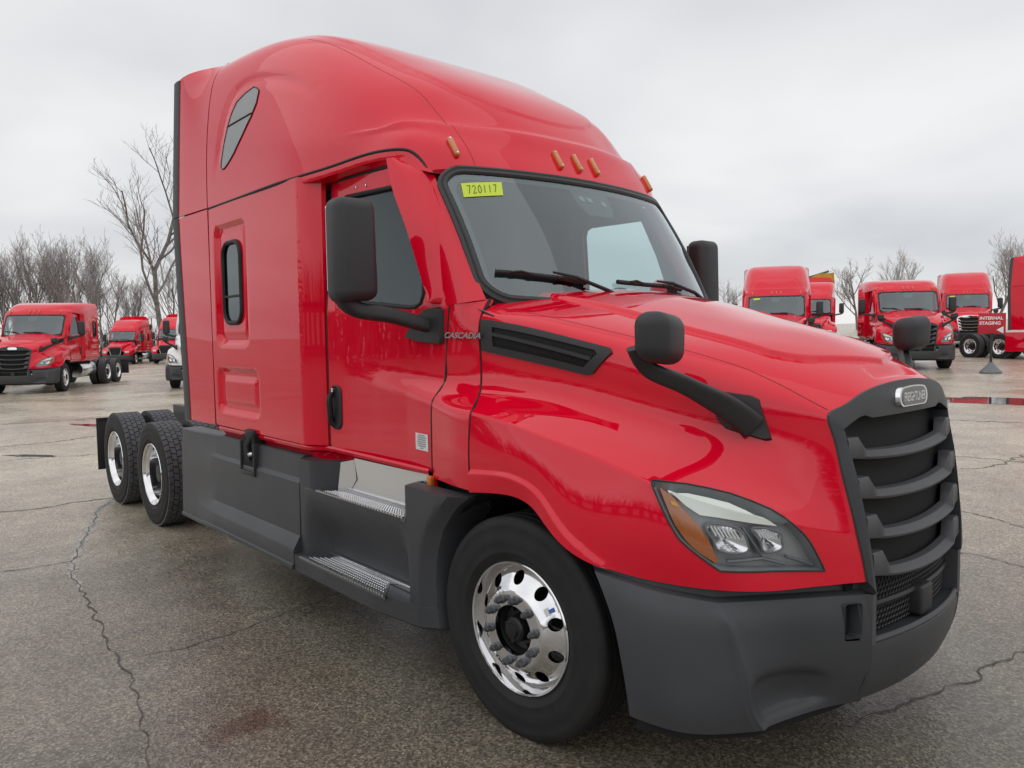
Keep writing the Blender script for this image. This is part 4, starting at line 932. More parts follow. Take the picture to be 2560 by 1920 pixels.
def grille_x(y, z):
    """front plane of the grille, leaning back a little towards its top"""
    return np.interp(z, [.80, .95, 1.1, 1.25, 1.4, 1.6], [1.272, 1.262, 1.245, 1.222, 1.188, 1.155])-.035*(np.abs(y)/.5)**2+.012
def add_grille(T, paint):
    g = empty('grille'); g.parent = T
    top = HOODP.grid([6], np.linspace(6, 14, 30))[0]; right = HOODP.grid([6], np.linspace(14, 20, 24))[0]; left = right[::-1]*[1, -1, 1]
    outer = np.concatenate([right[::-1], top[::-1][1:-1], left[::-1]])          # right bottom, up, over, down to left bottom
    def shrink(P):
        y, z = P[:, 1], P[:, 2]
        iy = np.sign(y)*np.minimum(np.abs(y), np.interp(z, [.80, .852, 1.485], [.44, .447, .525])); iz = np.minimum(z, np.interp(np.abs(y), [0, .34, .38, .47, .53, .57], [1.463, 1.462, 1.480, 1.452, 1.43, 1.43]))
        return iy, iz
    iy, iz = shrink(outer); ix = grille_x(iy, iz)+.004
    inner = np.stack([ix, iy, iz], 1); inner[0] = (grille_x(.45, .80)+.004, -.44, .80); inner[-1] = inner[0]*[1, -1, 1]
    lipo = outer+np.array([.010, 0, 0]); lipi = inner+np.array([.014, 0, 0]); mid = (lipo+lipi)/2+np.array([.006, 0, 0])
    back = inner+np.array([-.15, 0, 0])
    S = loft([outer+[-.02, 0, 0], lipo, mid, lipi, back]); S = (S[0], S[1])
    mk('surround', orient(S, (1, 0, 0)), GREY, g, 30)
    yy = np.linspace(-.515, .515, 9); zz_ = np.linspace(.50, 1.485, 9)
    mk('core', orient(grid_mesh(np.array([[(grille_x(y, z)-.058, y, z) for y in yy] for z in zz_])), (1, 0, 0)), VOID, g)
    for ze, zc, te, hw in ((1.318, 1.290, 1.397, .512), (1.165, 1.136, 1.245, .488), (1.012, .978, 1.098, .464), (.866, .826, .955, .44)):
        secs = []
        for y in np.concatenate([np.linspace(-hw, -hw+.07, 4), [-hw+.085, -hw+.105, -hw+.125], np.linspace(-hw+.16, hw-.16, 17), [hw-.125, hw-.105, hw-.085], np.linspace(hw-.07, hw, 4)]):
            a = abs(y); w = float(np.clip((hw-.07-a)/.055, 0, 1)); k = (a/hw)**2
            zb = zc+(ze-zc)*k; zt = te*(1-w)+(zb+.026)*w; x = grille_x(y, zb)+.006+.010*w; dp = .055
            secs.append([(x-dp, y, zt+.012*w), (x-.022*w-.006, y, zt+.008*w), (x-.004*w, y, zt-.010), (x+.004, y, zb+.012), (x, y, zb+.003), (x-.008, y, zb), (x-dp, y, zb+.006)])
        mk('slat', orient(loft(secs, closed=True), (1, 0, 0)), MATS['slat'], g, 28)
    # badge
    bx = 1.214
    tilt = Matrix.Rotation(-.06, 3, 'Y')
    pl = poly_resample(rrect(-.145, .145, -.040, .040, .038, 8), .01); pl[:, 1] += .010*(1-(pl[:, 0]/.145)**2)*np.sign(pl[:, 1]+.0001)*(pl[:, 1] > 0)
    def disc(scale, x0, x1, add=0):
        c = pl*scale; n = len(c); V = [(x0, -a, b) for a, b in c]+[(x1, -a*.97, b*.94) for a, b in c]
        return V, [(i, (i+1) % n, (i+1) % n+n, i+n) for i in range(n)]+[tuple(range(n, 2*n))]
    b = mk('badge', orient(xf(disc(1.0, -.01, .010), M=np.array(tilt), loc=(bx, 0, 1.528)), (1, 0, 0)), CHROME, g, 30)
    mk('badge_field', orient(xf(disc(.86, .008, .0125), M=np.array(tilt), loc=(bx, 0, 1.528)), (1, 0, 0)), MATS['badge_field'], b, 30)
    tx = text_vf('FREIGHTLINER', .034, .0015, bold=.0008, sx=.98); tx = (np.array(tx[0])*[1, 1.55, 1], tx[1])
    mk('badge_lettering', xf(tx, M=np.array(tilt) @ basis_m((0, 1, 0), (0, 0, 1), (1, 0, 0)), loc=(bx+.0125, 0, 1.528)), SILV, b, 20)

def add_bumper(T):
    b = empty('front_bumper'); b.parent = T
    # columns from the wheel arch round the corner to the opening; rows from top to bottom
    c0 = [(.515, -1.195, .895), (.60, -1.205, .74), (.66, -1.205, .56), (.69, -1.20, .37)]
    c1 = [(.72, -1.135, .868), (.79, -1.14, .72), (.835, -1.135, .55), (.86, -1.12, .352)]
    c2 = [(.945, -1.005, .838), (1.005, -1.00, .71), (1.035, -.985, .55), (1.035, -.955, .385), (1.02, -.94, .345)]
    top = [(.515, -1.195, .880), (.72, -1.135, .848), (.935, -.985, .812), (1.078, -.745, .805), (1.180, -.565, .80), (1.240, -.462, .797)]
    r1 = [(.56, -1.203, .82), (.755, -1.147, .79), (.968, -.985, .755), (1.094, -.752, .745), (1.196, -.568, .74), (1.254, -.462, .735)]
    r2 = [(.615, -1.207, .72), (.79, -1.152, .69), (.995, -.982, .66), (1.102, -.745, .65), (1.205, -.563, .645), (1.264, -.458, .64)]
    r3 = [(.655, -1.205, .58), (.83, -1.148, .55), (1.025, -.972, .54), (1.097, -.73, .52), (1.20, -.548, .515), (1.258, -.446, .51)]
    r4 = [(.68, -1.20, .45), (.86, -1.138, .42), (1.04, -.957, .42), (1.080, -.72, .43), (1.182, -.538, .43), (1.236, -.436, .42)]
    r5 = [(.69, -1.195, .365), (.87, -1.12, .345), (1.055, -.922, .350), (1.102, -.71, .352), (1.170, -.525, .358), (1.212, -.43, .355)]
    P = Patch([top, r1, r2, r3, r4, r5], cv=[2])
    uu = np.linspace(0, 5, 46); vv = np.unique(np.concatenate([np.linspace(0, 5, 70), np.linspace(1.7, 2.5, 40)])); G = P.grid(uu, vv)
    U, V = np.meshgrid(uu, vv, indexing='ij')
    rd = .016*np.exp(-np.abs((V-2.0-.035*U)/.10)**1.3)*sstep((U-.1)/1.2)-.022*sstep((U-2.7-.5*np.abs(V-2.9)**2)/.45)*sstep((V-2.12)/.25)*sstep((3.9-V)/.6)*sstep((4.75-U)/.35)
    G = G+rd[..., None]*np.array([.75, -.66, 0])
    Y, Z = G[..., 1], G[..., 2]
    d = sdf_rr(-Y, Z, .502, .555, .642, .768, .012)
    keep = d > 0
    F = []
    nv = len(vv)
    GV, GF = grid_mesh(G)
    GF = [f for f in GF if all(keep.ravel()[list(f)])]
    side = orient((GV, GF), (.5, -1, 0))
    edge = flange(np.concatenate([G[0], G[1:, -1], G[-1, ::-1][1:], G[::-1, 0][1:]]), (-.03, .03, 0))
    lip = orient(loft([G[0], G[0]+[-.010, .010, .006], G[0]+[-.030, .022, .010], G[0]+[-.034, .026, .045], G[0]+[-.038, .03, .07]]), (0, 0, 1))
    mk2('bumper_side', join(side, edge, lip), GREY, b, 32)
    sl = poly_resample(rrect(.497, .560, .637, .773, .012), .012)
    sx_ = np.interp(sl[:, 0], [.46, .565, .745], [1.262, 1.203, 1.10])
    w0 = np.stack([sx_+.004, -sl[:, 0], sl[:, 1]], 1); fog = grid_mesh(np.stack([w0, w0+[-.08, .01, 0]], 1), closed_u=True)
    fb = (w0+[-.08, .01, 0], [tuple(range(len(w0)))])
    for o in mk2('fog_slot', join(fog), GREY, b): pass
    mk2('slot_back', fb, VOID, b)
    mk2('fog_lamp', xf(lathe([(.03, 0), (.028, .004), (.0005, .010)], 20), M=np.array(Matrix.Rotation(math.pi/2, 3, 'Z')), loc=(1.175, -.525, .662)), MATS['fogwhite'], b)
    # chin under the opening
    ys = np.linspace(-.43, .43, 31); secs = []
    for y in np.linspace(-.458, .458, 33):
        k = 1-(y/.45)**2; xt = 1.256+.062*k
        secs.append([(xt-.10, y, .605), (xt-.02, y, .612), (xt, y, .600), (xt+.004, y, .56), (xt-.012, y, .46), (xt-.045, y, .38), (xt-.065, y, .355), (xt-.14, y, .35)])
    mk('chin', orient(loft(secs), (1, 0, 0)), GREY, b, 30)
    # lower opening: frame, mesh, bar and radar box
    fr = np.array([(1.248+.058*(1-(y/.45)**2), y, .612) for y in ys]); 
    mk('opening_lip', tube(fr, .012, 8), MATS['slat'], b)
    mk2('opening_side', loft([[(x, y, z) for x, y in ((1.240, -.464), (1.266, -.456), (1.266, -.425), (1.16, -.42))] for z in (.600, .70, .78, .80)]), MATS['slat'], b)
    mk('opening_back', orient(grid_mesh(np.array([[(1.160+.03*(1-(y/.45)**2), y, z) for y in ys] for z in (.58, .9)])), (1, 0, 0)), VOID, b)
    hexs = []
    for zone, (z0, z1) in enumerate(((.625, .715), (.745, .862))):
        dz = .021; dy = .0245; r = 0; z = z0
        while z <= z1:
            y = -.42+(dy/2 if r % 2 else 0)
            while y < .42:
                k = 1-(y/.45)**2; x = 1.20+.045*k
                for a in (90, 210, 330):
                    p = (x, y, z); q = (x, y+dy*.58*math.cos(math.radians(a)), z+dz*.62*math.sin(math.radians(a))); hexs.append(tube([p, q], .0036, 4, caps=False))
                y += dy
            z += dz; r += 1
    ms = mk('opening_mesh', join(*hexs), MATS['meshgrey'], b); ms['kind'] = 'stuff'
    bar = []
    for y in ys:
        k = 1-(y/.45)**2; x = 1.21+.055*k; bar.append([(x-.05, y, .745), (x, y, .742), (x+.006, y, .73), (x, y, .718), (x-.05, y, .712)])
    mk('opening_bar', orient(loft(bar, closed=True), (1, 0, 0)), DARK, b)
    mk('radar_box', join(box(1.19, 1.295, -.06, .06, .622, .745, .012, 3)), DARK, b)
    mk2('lower_dam', loft([[(x, y, z) for x, y in ((.70, -1.17), (.88, -1.09), (1.03, -.90), (1.08, -.70), (1.14, -.45), (1.16, 0))] for z in (.36, .31)]), VOID, b)

# ---------------------------------------------------------------- mirrors
def add_mirrors(T):
    hb = box(-.075, .075, -.118, .118, -.25, .25, .055, 5); V = np.array(hb[0])
    t = (V[:, 2]+.25)/.5; V[:, 1] *= 1-.05*t; V[:, 0] += -.012*t+.02*(1-(V[:, 1]/.118)**2)*(V[:, 0] > 0)
    V[:, 2] += np.where(t < .5, .35*(V[:, 1]+.0)*.25*(.5-t)*2, 0)
    head = (V+np.array([-.83, -1.462, 2.225]), hb[1])
    ac = curve([(-.835, -1.52, 2.02), (-.835, -1.485, 1.965), (-.79, -1.31, 1.915), (-.75, -1.16, 1.875), (-.73, -1.075, 1.855)], 20)
    ta_ = np.linspace(0, 1, 20); arm = bar(ac, np.interp(ta_, [0, .2, 1], [.05, .036, .030]), np.interp(ta_, [0, .2, 1], [.05, .040, .036]), pw=.6)
    base = [(-.925, 1.80), (-.80, 1.775), (-.635, 1.765), (-.628, 1.785), (-.628, 1.93), (-.66, 1.945), (-.75, 1.94), (-.82, 1.905)]
    fb = lambda off: (lambda x, z: np.stack([x, side_y(x, z)-off, z], 1))
    A, l = cdt_panel(base, [], fb(.028), .03); bs = join(orient(A, (0, -1, 0)), grid_mesh(np.stack([l[0], fb(-.002)(*poly_resample([((x+.775)*1.05-.775, (z-1.855)*1.06+1.855) for x, z in base], .03).T) if len(poly_resample([((x+.775)*1.05-.775, (z-1.855)*1.06+1.855) for x, z in base], .03)) == len(l[0]) else l[0]+[0, .03, 0]], 1), closed_u=True))
    gl = box(-.913, -.905, -1.555, -1.37, 2.03, 2.44, .0)
    h2 = box(-.065, .065, -.112, .112, -.092, .092, .055, 6); V2 = np.array(h2[0]); tt = (V2[:, 2]+.088)/.176
    V2[:, 0] += .02*(1-(V2[:, 1]/.112)**2); V2[:, 1] *= .92+.08*tt; V2[:, 2] += -.10*V2[:, 1]
    M2 = np.array(Matrix.Rotation(math.radians(12), 3, 'Z'))
    hood_head = xf((V2, h2[1]), M=M2, loc=(.765, -1.125, 1.785))
    ap = curve([(.712, -1.18, 1.755), (.722, -1.155, 1.695), (.775, -1.05, 1.632), (.832, -.92, 1.567), (.868, -.835, 1.52), (.895, -.775, 1.478), (.912, -.735, 1.445)], 24)
    tt_ = np.linspace(0, 1, 24); hood_arm = bar(ap, np.interp(tt_, [0, .15, .75, 1], [.045, .022, .024, .034]), np.interp(tt_, [0, .12, .5, .75, 1], [.036, .030, .036, .046, .054]), up=(.2, 0, 1))
    b2 = [(4.10, 4.72), (4.30, 4.44), (4.66, 4.26), (4.76, 4.30), (4.90, 5.38), (4.82, 5.46), (4.30, 5.48), (4.18, 5.30)]
    A2, l2 = cdt_panel(b2, [], lambda u, v: hood_pt(u, v, .022)[0], .08)
    b2o = [(4.20, 4.72), (4.62, 4.27), (4.78, 4.31), (4.93, 5.42), (4.78, 5.50), (4.32, 5.47)]
    r1_ = poly_resample(b2, .08); c_ = np.array(b2).mean(0)
    base2 = join(orient(A2, (.5, -1, 0)), grid_mesh(np.stack([l2[0], hood_pt(*(c_+(r1_-c_)*1.10).T, -.002)[0]], 1), closed_u=True))
    for m2 in (0, 1):
        f = mirror if m2 else (lambda q: q)
        e = empty('side_mirror'); e.parent = T
        mk('mirror_head', f(head), MIRR, e, 50); mk('mirror_arm', f(arm), DARK, e, 50); mk('mirror_base', f(bs), DARK, e, 35); mk('mirror_glass', f(gl), CHROME, e)
        e = empty('hood_mirror'); e.parent = T
        mk('mirror_head', f(hood_head), MIRR, e, 50); mk('mirror_arm', f(hood_arm), DARK, e, 50); mk('mirror_base', f(base2), DARK, e, 35)

# ---------------------------------------------------------------- chassis side fairing with steps
def arch_x(z): return np.interp(z, [.33, .45, .58, .72, .854, .95, 1.0, 1.045], [-.520, -.538, -.547, -.533, -.480, -.400, -.345, -.275])
def add_fairing(T, pm):
    full = [(-1.08, 1.062), (-1.205, 1.062), (-1.222, 1.054), (-1.232, .918), (-1.248, .890), (-1.250, .72), (-1.252, .556), (-1.296, .482), (-1.300, .47), (-1.300, .385), (-1.312, .378), (-1.312, .356), (-1.26, .345), (-1.1, .345)]
    rear = [(-1.08, 1.05), (-1.215, 1.05), (-1.230, 1.042), (-1.238, .918), (-1.240, .890), (-1.242, .72), (-1.244, .556), (-1.246, .482), (-1.247, .47), (-1.250, .34), (-1.262, .333), (-1.262, .312), (-1.22, .302), (-1.1, .302)]
    full = np.array(full); rear = np.array(rear); st = []
    for x, k in ((-4.175, 0), (-4.17, 0), (-3.84, .02), (-3.70, .25), (-3.5, .72), (-3.36, .97), (-3.28, 1), (-2.6, 1), (-1.94, 1)):
        s = rear*(1-k)+full*k; st.append([(x, y, z) for y, z in s])
    S = orient(loft(st), (0, -1, 0)); n = len(full)
    S = (S[0], S[1]+[tuple(range(n)), tuple(range(len(S[0])-n, len(S[0])))])
    f1 = mk2('rear_fairing', S, pm, T, 22)
    for o, s in zip(f1, (1, -1)):
        c = mk('fairing_latch', join(box(-2.865, -2.845, -1.258*1, -1.19, .86, 1.075, .004), box(-2.625, -2.605, -1.262, -1.19, .84, 1.07, .004), box(-2.86, -2.61, -1.262, -1.19, .842, .868, .004)) if s > 0 else mirror(join(box(-2.865, -2.845, -1.258, -1.19, .86, 1.075, .004), box(-2.625, -2.605, -1.262, -1.19, .84, 1.07, .004), box(-2.86, -2.61, -1.262, -1.19, .842, .868, .004))), DARK, T)
        q = box(-2.843, -2.628, -1.243, -1.15, .872, 1.12); mk('latch_slot', q if s > 0 else mirror(q), VOID, c)
        q = join(tube([(-2.70, -1.21, 1.15), (-2.72, -1.26, 1.05), (-2.70, -1.255, .95)], .022, 8), box(-2.79, -2.64, -1.25, -1.16, 1.10, 1.16, .012)); mk('latch', q if s > 0 else mirror(q), BLACK, c)
        q = xf(lathe([(.02, 0), (.014, .02), (.0005, .024)], 10), loc=(-2.68, -1.25, .99)); mk('latch_knob', q if s > 0 else mirror(q), BRUSH, c)
    # front piece
    rows = [(1.048, 'a'), (1.04, 'a'), (1.0, 'a'), (.95, 'a'), (.90, 'a'), (.878, 'a'), (.876, 't'), (.872, 'b'), (.845, 'b'), (.80, 'b'), (.74, 'b'), (.68, 'b'), (.62, 'b'), (.57, 'b'), (.53, 'b'), (.50, 'b'), (.475, 'b'), (.452, 'b'), (.450, 'n'), (.44, 'n'), (.40, 'n'), (.372, 'n'), (.352, 'n'), (.334, 'n2')]
    cols = np.unique(np.concatenate([np.linspace(-1.93, -.70, 62), [-1.80, -1.76, -1.70, -1.64, -1.58, -1.55, -.86, -.80, -.76, -.72]]))
    tail = np.linspace(0, 1, 14)[1:]
    G = []
    for z, tag in rows:
        xa = float(arch_x(z)); xs = np.concatenate([cols, -.70+(xa+.70)*tail]); r_ = []
        for x in xs:
            bev = min(1, max(0, (x-(xa-.085))/.085)); outer = -1.248+.048*bev
            alc = float(sstep((x+1.80)/.24)*sstep((-.735-x)/.07))          # upper alcove
            lowp = float(sstep((x+1.90)/.10)*sstep((-.70-x)/.12))
            if tag == 'a': y = outer*(1-alc)+(-1.105)*alc
            elif tag == 't': y = outer*(1-alc)+(-1.175)*alc
            elif tag == 'b':
                k = float(sstep((.862-z)/.36)); y = outer-.006*lowp+.105*k*lowp*sstep((x+1.93)/.22)
            else:
                nose = float(np.interp(x, [-1.93, -1.87, -1.80, -.98, -.85, -.64, -.55], [-1.298, -1.30, -1.302, -1.302, -1.285, -1.262, -1.245]))
                y = nose+.045*bev+(.02 if tag == 'n2' else 0)
            r_.append((x, float(y), z))
        G.append(r_)
    G = np.array(G)
    ring = np.concatenate([G[:, -1]])
    wall = grid_mesh(np.stack([G[:, -1], G[:, -1]+[.012, .03, 0], G[:, -1]+[.03, .22, 0]], 1))
    topw = grid_mesh(np.stack([G[0], G[0]+[0, .09, .004]], 1))
    mk2('step_fairing', join(orient(grid_mesh(G), (0, -1, 0)), wall, orient(topw, (0, 0, 1))), pm, T, 20)
    mk2('fairing_joint', box(-1.941, -1.9305, -1.236, -1.15, .34, 1.05), VOID, T)
    # aluminium plate behind the upper step
    mk2('kick_plate', join(orient(loft([[(-1.50, -1.135, .885), (-1.42, -1.131, .97), (-1.46, -1.125, 1.09)], [(-.80, -1.135, .885), (-.765, -1.131, .97), (-.70, -1.125, 1.09)]]), (0, -1, 0)),
        orient(((np.array([(-1.50, -1.136, .885), (-1.42, -1.136, .97), (-1.46, -1.125, 1.08), (-1.55, -1.165, 1.06), (-1.585, -1.17, .885)])), [(0, 1, 2, 3, 4)]), (.5, -1, 0))), MATS['satin'], T, 12)
    mk2('kick_angle', box(-1.54, -.815, -1.149, -1.128, .879, .905), BRUSH, T)
    # perforated treads: plate with rows of raised rings and holes, serrated front edge
    def tread(x0, x1, ya, yb, z, slant):
        fmt = lambda a, b: np.stack([a+(b-ya)/(yb-ya)*slant*(1-2*(a-x0)/(x1-x0)), b, np.full(len(a), z)], 1)
        holes = []
        nx = int((x1-x0)/.052)
        for r, yy in enumerate(np.linspace(ya+.028, yb-.022, 3)):
            for k in range(nx):
                cx = x0+.04+(k+.5*(r % 2))*(x1-x0-.08)/nx; holes.append([(cx+.0165*math.cos(t), yy+.0115*math.sin(t)) for t in np.arange(10)*math.pi/5])
        A, l = cdt_panel([(x0, ya), (x1, ya), (x1, yb), (x0, yb)], holes, fmt, .02, pad=.6)
        parts = [orient(A, (0, 0, 1))]+[flange(h, (0, 0, -.012)) for h in l[1:]]+[flange(l[0], (0, 0, -.02))]
        bump = []
        for r, yy in enumerate(np.linspace(ya+.012, yb-.008, 6)):
            for k in range(nx*2):
                cx = x0+.02+(k+.5*(r % 2))*(x1-x0-.04)/(nx*2); p = fmt(np.array([cx]), np.array([yy]))[0]; bump.append(xf(lathe([(.0055, 0), (.004, .004), (.0005, .0045)], 6), M=np.array(Matrix.Rotation(-math.pi/2, 3, 'X')), loc=p))
        teeth = []
        for k in range(int((x1-x0)/.028)):
            cx = x0+.014+k*.028; p = fmt(np.array([cx]), np.array([ya]))[0]; teeth.append(box(p[0]-.009, p[0]+.009, p[1]-.006, p[1]+.010, p[2]-.004, p[2]+.007))
        return join(*parts), join(*bump, *teeth)
    for args, kick in (((-1.70, -.735, -1.252, -1.150, .8795, .10), False), ((-1.845, -.86, -1.304, -1.172, .4545, .16), True)):
        A, B = tread(*args)
        for o, m2 in zip(mk2('step_tread', A, MATS['tread_plate'], T, 30), (0, 1)):
            s = mk('grip_studs', mirror(B) if m2 else B, BRUSH, o, 30); s['kind'] = 'stuff'
            q = box(args[0]+.03, args[1]-.03, args[2]+.012, args[3]-.004, args[4]-.016, args[4]-.013); mk('tread_hole_shade', mirror(q) if m2 else q, VOID, o)  # added black plate under the tread, stands in for shade in its holes
            if kick: q = box(-1.70, -.80, -1.176, -1.155, .4535, .487, .004); mk('back_rail', mirror(q) if m2 else q, CHROME, o)

# ---------------------------------------------------------------- chassis
WB, TS = 5.967, 1.318
def add_chassis(T):
    c = empty('chassis'); c.parent = T
    mk2('frame_rail', box(-7.0, 1.0, -.43, -.35, .75, 1.02, .006), FRAME, c)
    for x in (-6.95, -5.9, -4.6, -3.8): mk('cross_member', box(x-.06, x+.06, -.40, .40, .78, .98), FRAME, c)
    for x in (-WB+TS/2, -WB-TS/2): mk('drive_axle', join(xf(lathe([(.08, -.95), (.08, -.2), (.2, -.1), (.2, .1), (.08, .2), (.08, .95)], 20), loc=(x, 0, .495))), FRAME, c)
    mk('front_axle', box(-.06, .06, -.9, .9, .42, .52, .02), FRAME, c)
    # fifth wheel plate with its ramps
    fw = [(.45, .0), (.40, .25), (.20, .43), (-.25, .43), (-.55, .30), (-.62, .12), (-.20, .05), (-.20, -.05), (-.62, -.12), (-.55, -.30), (-.25, -.43), (.20, -.43), (.40, -.25)]
    fv_ = [(-5.85+a, b, 1.19-.02*(a < -.3)) for a, b in fw]; n = len(fv_); V = fv_+[(x, y, z-.05) for x, y, z in fv_]
    mk('fifth_wheel', (V, [tuple(range(n)), tuple(range(n, 2*n))[::-1]]+[(i, (i+1) % n, (i+1) % n+n, i+n) for i in range(n)]), FRAME, c)
    mk2('fifth_wheel_bracket', box(-6.0, -5.7, -.40, -.36, 1.0, 1.15), FRAME, c)
    mk('deck_plate', box(-4.55, -3.6, -.42, .42, 1.03, 1.05), BRUSH, c)
    mk('air_tank', xf(lathe([(.0005, -.45), (.12, -.42), (.12, .42), (.0005, .45)], 20), loc=(-4.45, 0, .9)), FRAME, c)
    hoses = [tube(curve([(-3.45, y, 1.9), (-3.6, y*1.1, 1.5), (-3.85, y*.9, 1.2), (-4.2, y*.6, 1.1)], 16), .018, 6) for y in (-.2, -.1, .1)]
    for h in hoses: mk('air_line', h, BLACK, c)
    mk2('mud_flap', box(-WB-TS/2-.62, -WB-TS/2-.605, -1.21, -.60, .30, .90, .005), BLACK, c)
    mk2('flap_hanger', box(-WB-TS/2-.64, -WB-TS/2-.60, -1.2, -.4, .86, .895), FRAME, c)
    mk2('fuel_tank', xf(lathe([(.0005, -.75), (.28, -.74), (.30, -.71), (.30, .71), (.28, .74), (.0005, .75)], 30), M=np.array(Matrix.Rotation(math.pi/2, 3, 'Z')), loc=(-2.6, -.82, .68)), MATS['tank'], c)

def extra_mats():
    mat('porthole', (.27, .28, .28), .05, spec=.8)
    mat('blind', (.12, .12, .12), .8)
    mat('trim', (.070, .072, .074), .6)
    mat('gasket', (.030, .031, .033), .42)
    mat('frit', (.030, .034, .036), .5)
    mat('sensor', (.20, .24, .24), .3)
    mat('seat', (.05, .055, .06), .8)
    mat('seamline', (.20, .004, .010), .5)
    mat('slat', (.075, .076, .082), .5, bump=(500, .15))
    mat('badge_field', (.16, .17, .18), .3)
    mat('fogwhite', (.75, .76, .78), .2)
    mat('meshgrey', (.030, .030, .032), .5)
    mat('lampgrey', (.15, .165, .175), .35)
    mat('amber_bright', (.8, .38, .03), .3)
    mat('sticker_blue', (.06, .16, .50), .5)
    mat('satin', (.80, .80, .79), .34, metal=.9, bump=(30, .03))
    mat('tread_plate', (.17, .175, .18), .42, metal=.7, bump=(200, .2))
    mat('tank', (.70, .70, .71), .2, metal=1.0)
extra_mats()

def build_truck(label, loc=(0, 0, 0), rz=0, paint=RED):
    T = empty('semi_truck', loc, rz, label=label, cat='truck')
    add_chassis(T); add_fairing(T, GREY); add_sleeper(T, paint); add_extender(T, paint); add_roof(T, paint)
    add_doors(T, paint); add_windshield(T, paint); add_interior(T); add_hood(T, paint); add_headlights(T); add_grille(T, paint); add_bumper(T); add_mirrors(T)
    front_wheel(WHEELS, T, -1, math.radians(3.5)); front_wheel(WHEELS, T, 1, math.radians(3.5))
    for x in (-WB+TS/2, -WB-TS/2):
        for s in (-1, 1): drive_wheels(WHEELS, T, x, s)
    return T
WHEELS = wheel_meshes()
MAIN = build_truck('large glossy red sleeper tractor truck filling the foreground, with dark grey bumper and side fairings')
# ---------------------------------------------------------------- the other trucks on the lot
def kids(o): return list(o.children)
TINY = {'flute', 'extender_gap', 'hood_gap', 'door_seal', 'wiper_claw', 'rim_sticker', 'lug_nut', 'screw', 'digit', 'print_line', 'notice', 'yellow_note', 'vent_mesh', 'vent_bar', 'grip_studs', 'tread_hole_shade', 'rivet', 'hood_seam', 'roof_joint', 'reflector_rim', 'trim_fin', 'amber_diode', 'sensor_eye', 'badge_lettering', 'badge_field', 'lock', 'grip', 'latch', 'latch_slot', 'latch_knob', 'print', 'core_strut', 'opening_mesh', 'lens_seal', 'window_seal', 'divider', 'name_emblem', 'side_marker', 'notice', 'latch_slot', 'air_line'}
def base(n): return n.split('.')[0]
def copy_truck(src, label, loc, rz, skip=(), repl=None, paint=None, cat='truck', group='trucks parked across the lot', move=None):
    repl = repl or {}; done = set()
    root = src.copy(); COL.objects.link(root); root.location = (*loc, float(ground_z(*loc))); root.rotation_euler = (0, 0, rz)
    root['label'] = label; root['category'] = cat; root['group'] = group
    def rec(o, par):
        for ch in kids(o):
            b = base(ch.name)
            if b in skip or b in TINY: continue
            c = ch.copy(); COL.objects.link(c); c.parent = par
            if ch.type == 'MESH' and b in repl:
                c.data = repl[b]
            if paint and c.type == 'MESH' and len(c.material_slots) and c.material_slots[0].material == RED:
                c.material_slots[0].link = 'OBJECT'; c.material_slots[0].material = paint
            if move and b in move: c.location.x += move[b]
            rec(ch, c)
    rec(src, root); return root
def add_tag(T, w=.20, h=.075):
    P = ws_patch(); pts = [(-.78, .70), (-.56, .71), (-.56, .79), (-.78, .78)]
    def f(y, t):
        v = 5+np.sign(-y)*np.interp(np.abs(y), WS_Y, range(6)); u = t/.85*2; N = P.normal(u, v); N *= np.sign(N[:, 0])[:, None]; return P(u, v)+N*.006
    VF, _ = cdt_panel(pts, [], f, .05); mk('paper_note', orient(VF, (1, 0, .3)), STICK, T)
# mid-roof cap: the same plan, much lower
MR = np.array(ROOF); MR[..., 2] = 2.69+(MR[..., 2]-2.69)*np.interp(MR[..., 2], [2.69, 2.85, 4.0], [1.0, .75, .38])
midp = Patch(np.concatenate([MR[:, :0:-1]*[1, -1, 1], MR], 1))
MIDROOF = mesh('roof', *orient(grid_mesh(midp.grid(np.linspace(0, 7, 50), np.linspace(0, 14, 61))), (0, 0, 1)), RED, 40)
sm = midp.grid([7], np.linspace(0, 14, 40))[0]; ringm = [tuple(p) for p in sm]+[(-3.41, -1.21, 1.1), (-3.41, 1.21, 1.1)]
MIDBACK = mesh('back_wall', ringm, [tuple(range(len(ringm)))], RED)
# chrome grille slats for one of the far trucks
CH_SLAT = {}
NOSKIRT = {'rear_fairing', 'step_fairing', 'step_tread', 'kick_plate', 'kick_angle', 'fairing_latch', 'fairing_joint', 'back_rail'}
NOEXT = {'side_extender', 'roof_extender', 'rubber_trim', 'extender_liner', 'porthole_window'}
LOWR = {'roof': MIDROOF, 'back_wall': MIDBACK}
D = math.radians
copy_truck(MAIN, 'red mid-roof truck at the left edge with a shiny round fuel tank, facing left', (-28.5, 1.45), D(-30), NOSKIRT | NOEXT | {'roof_seam'}, LOWR, move={'drive_wheel': .75})
copy_truck(MAIN, 'red truck cut off by the left edge, mostly hidden behind the mid-roof truck', (-31.4, -1.9), D(-30), NOSKIRT | NOEXT | {'roof_seam'}, LOWR)
copy_truck(MAIN, 'white truck with black grille, mostly hidden behind the big red sleeper', (-26.05, 6.6), D(-30), NOSKIRT, paint=WHITE)
r1 = copy_truck(MAIN, 'red mid-roof truck with black grille and dark bumper, seen behind the far hood mirror', (-8.3, 24.6), D(-57), NOSKIRT | NOEXT | {'roof_seam'}, LOWR)
r3 = copy_truck(MAIN, 'red raised-roof truck with yellow windshield note, showing above the big red hood', (-11.6, 21.4), D(-60), NOSKIRT); add_tag(r3)
copy_truck(MAIN, 'red raised-roof truck of which only a narrow strip of cab shows', (-18.6, 24.4), D(-60), NOSKIRT)
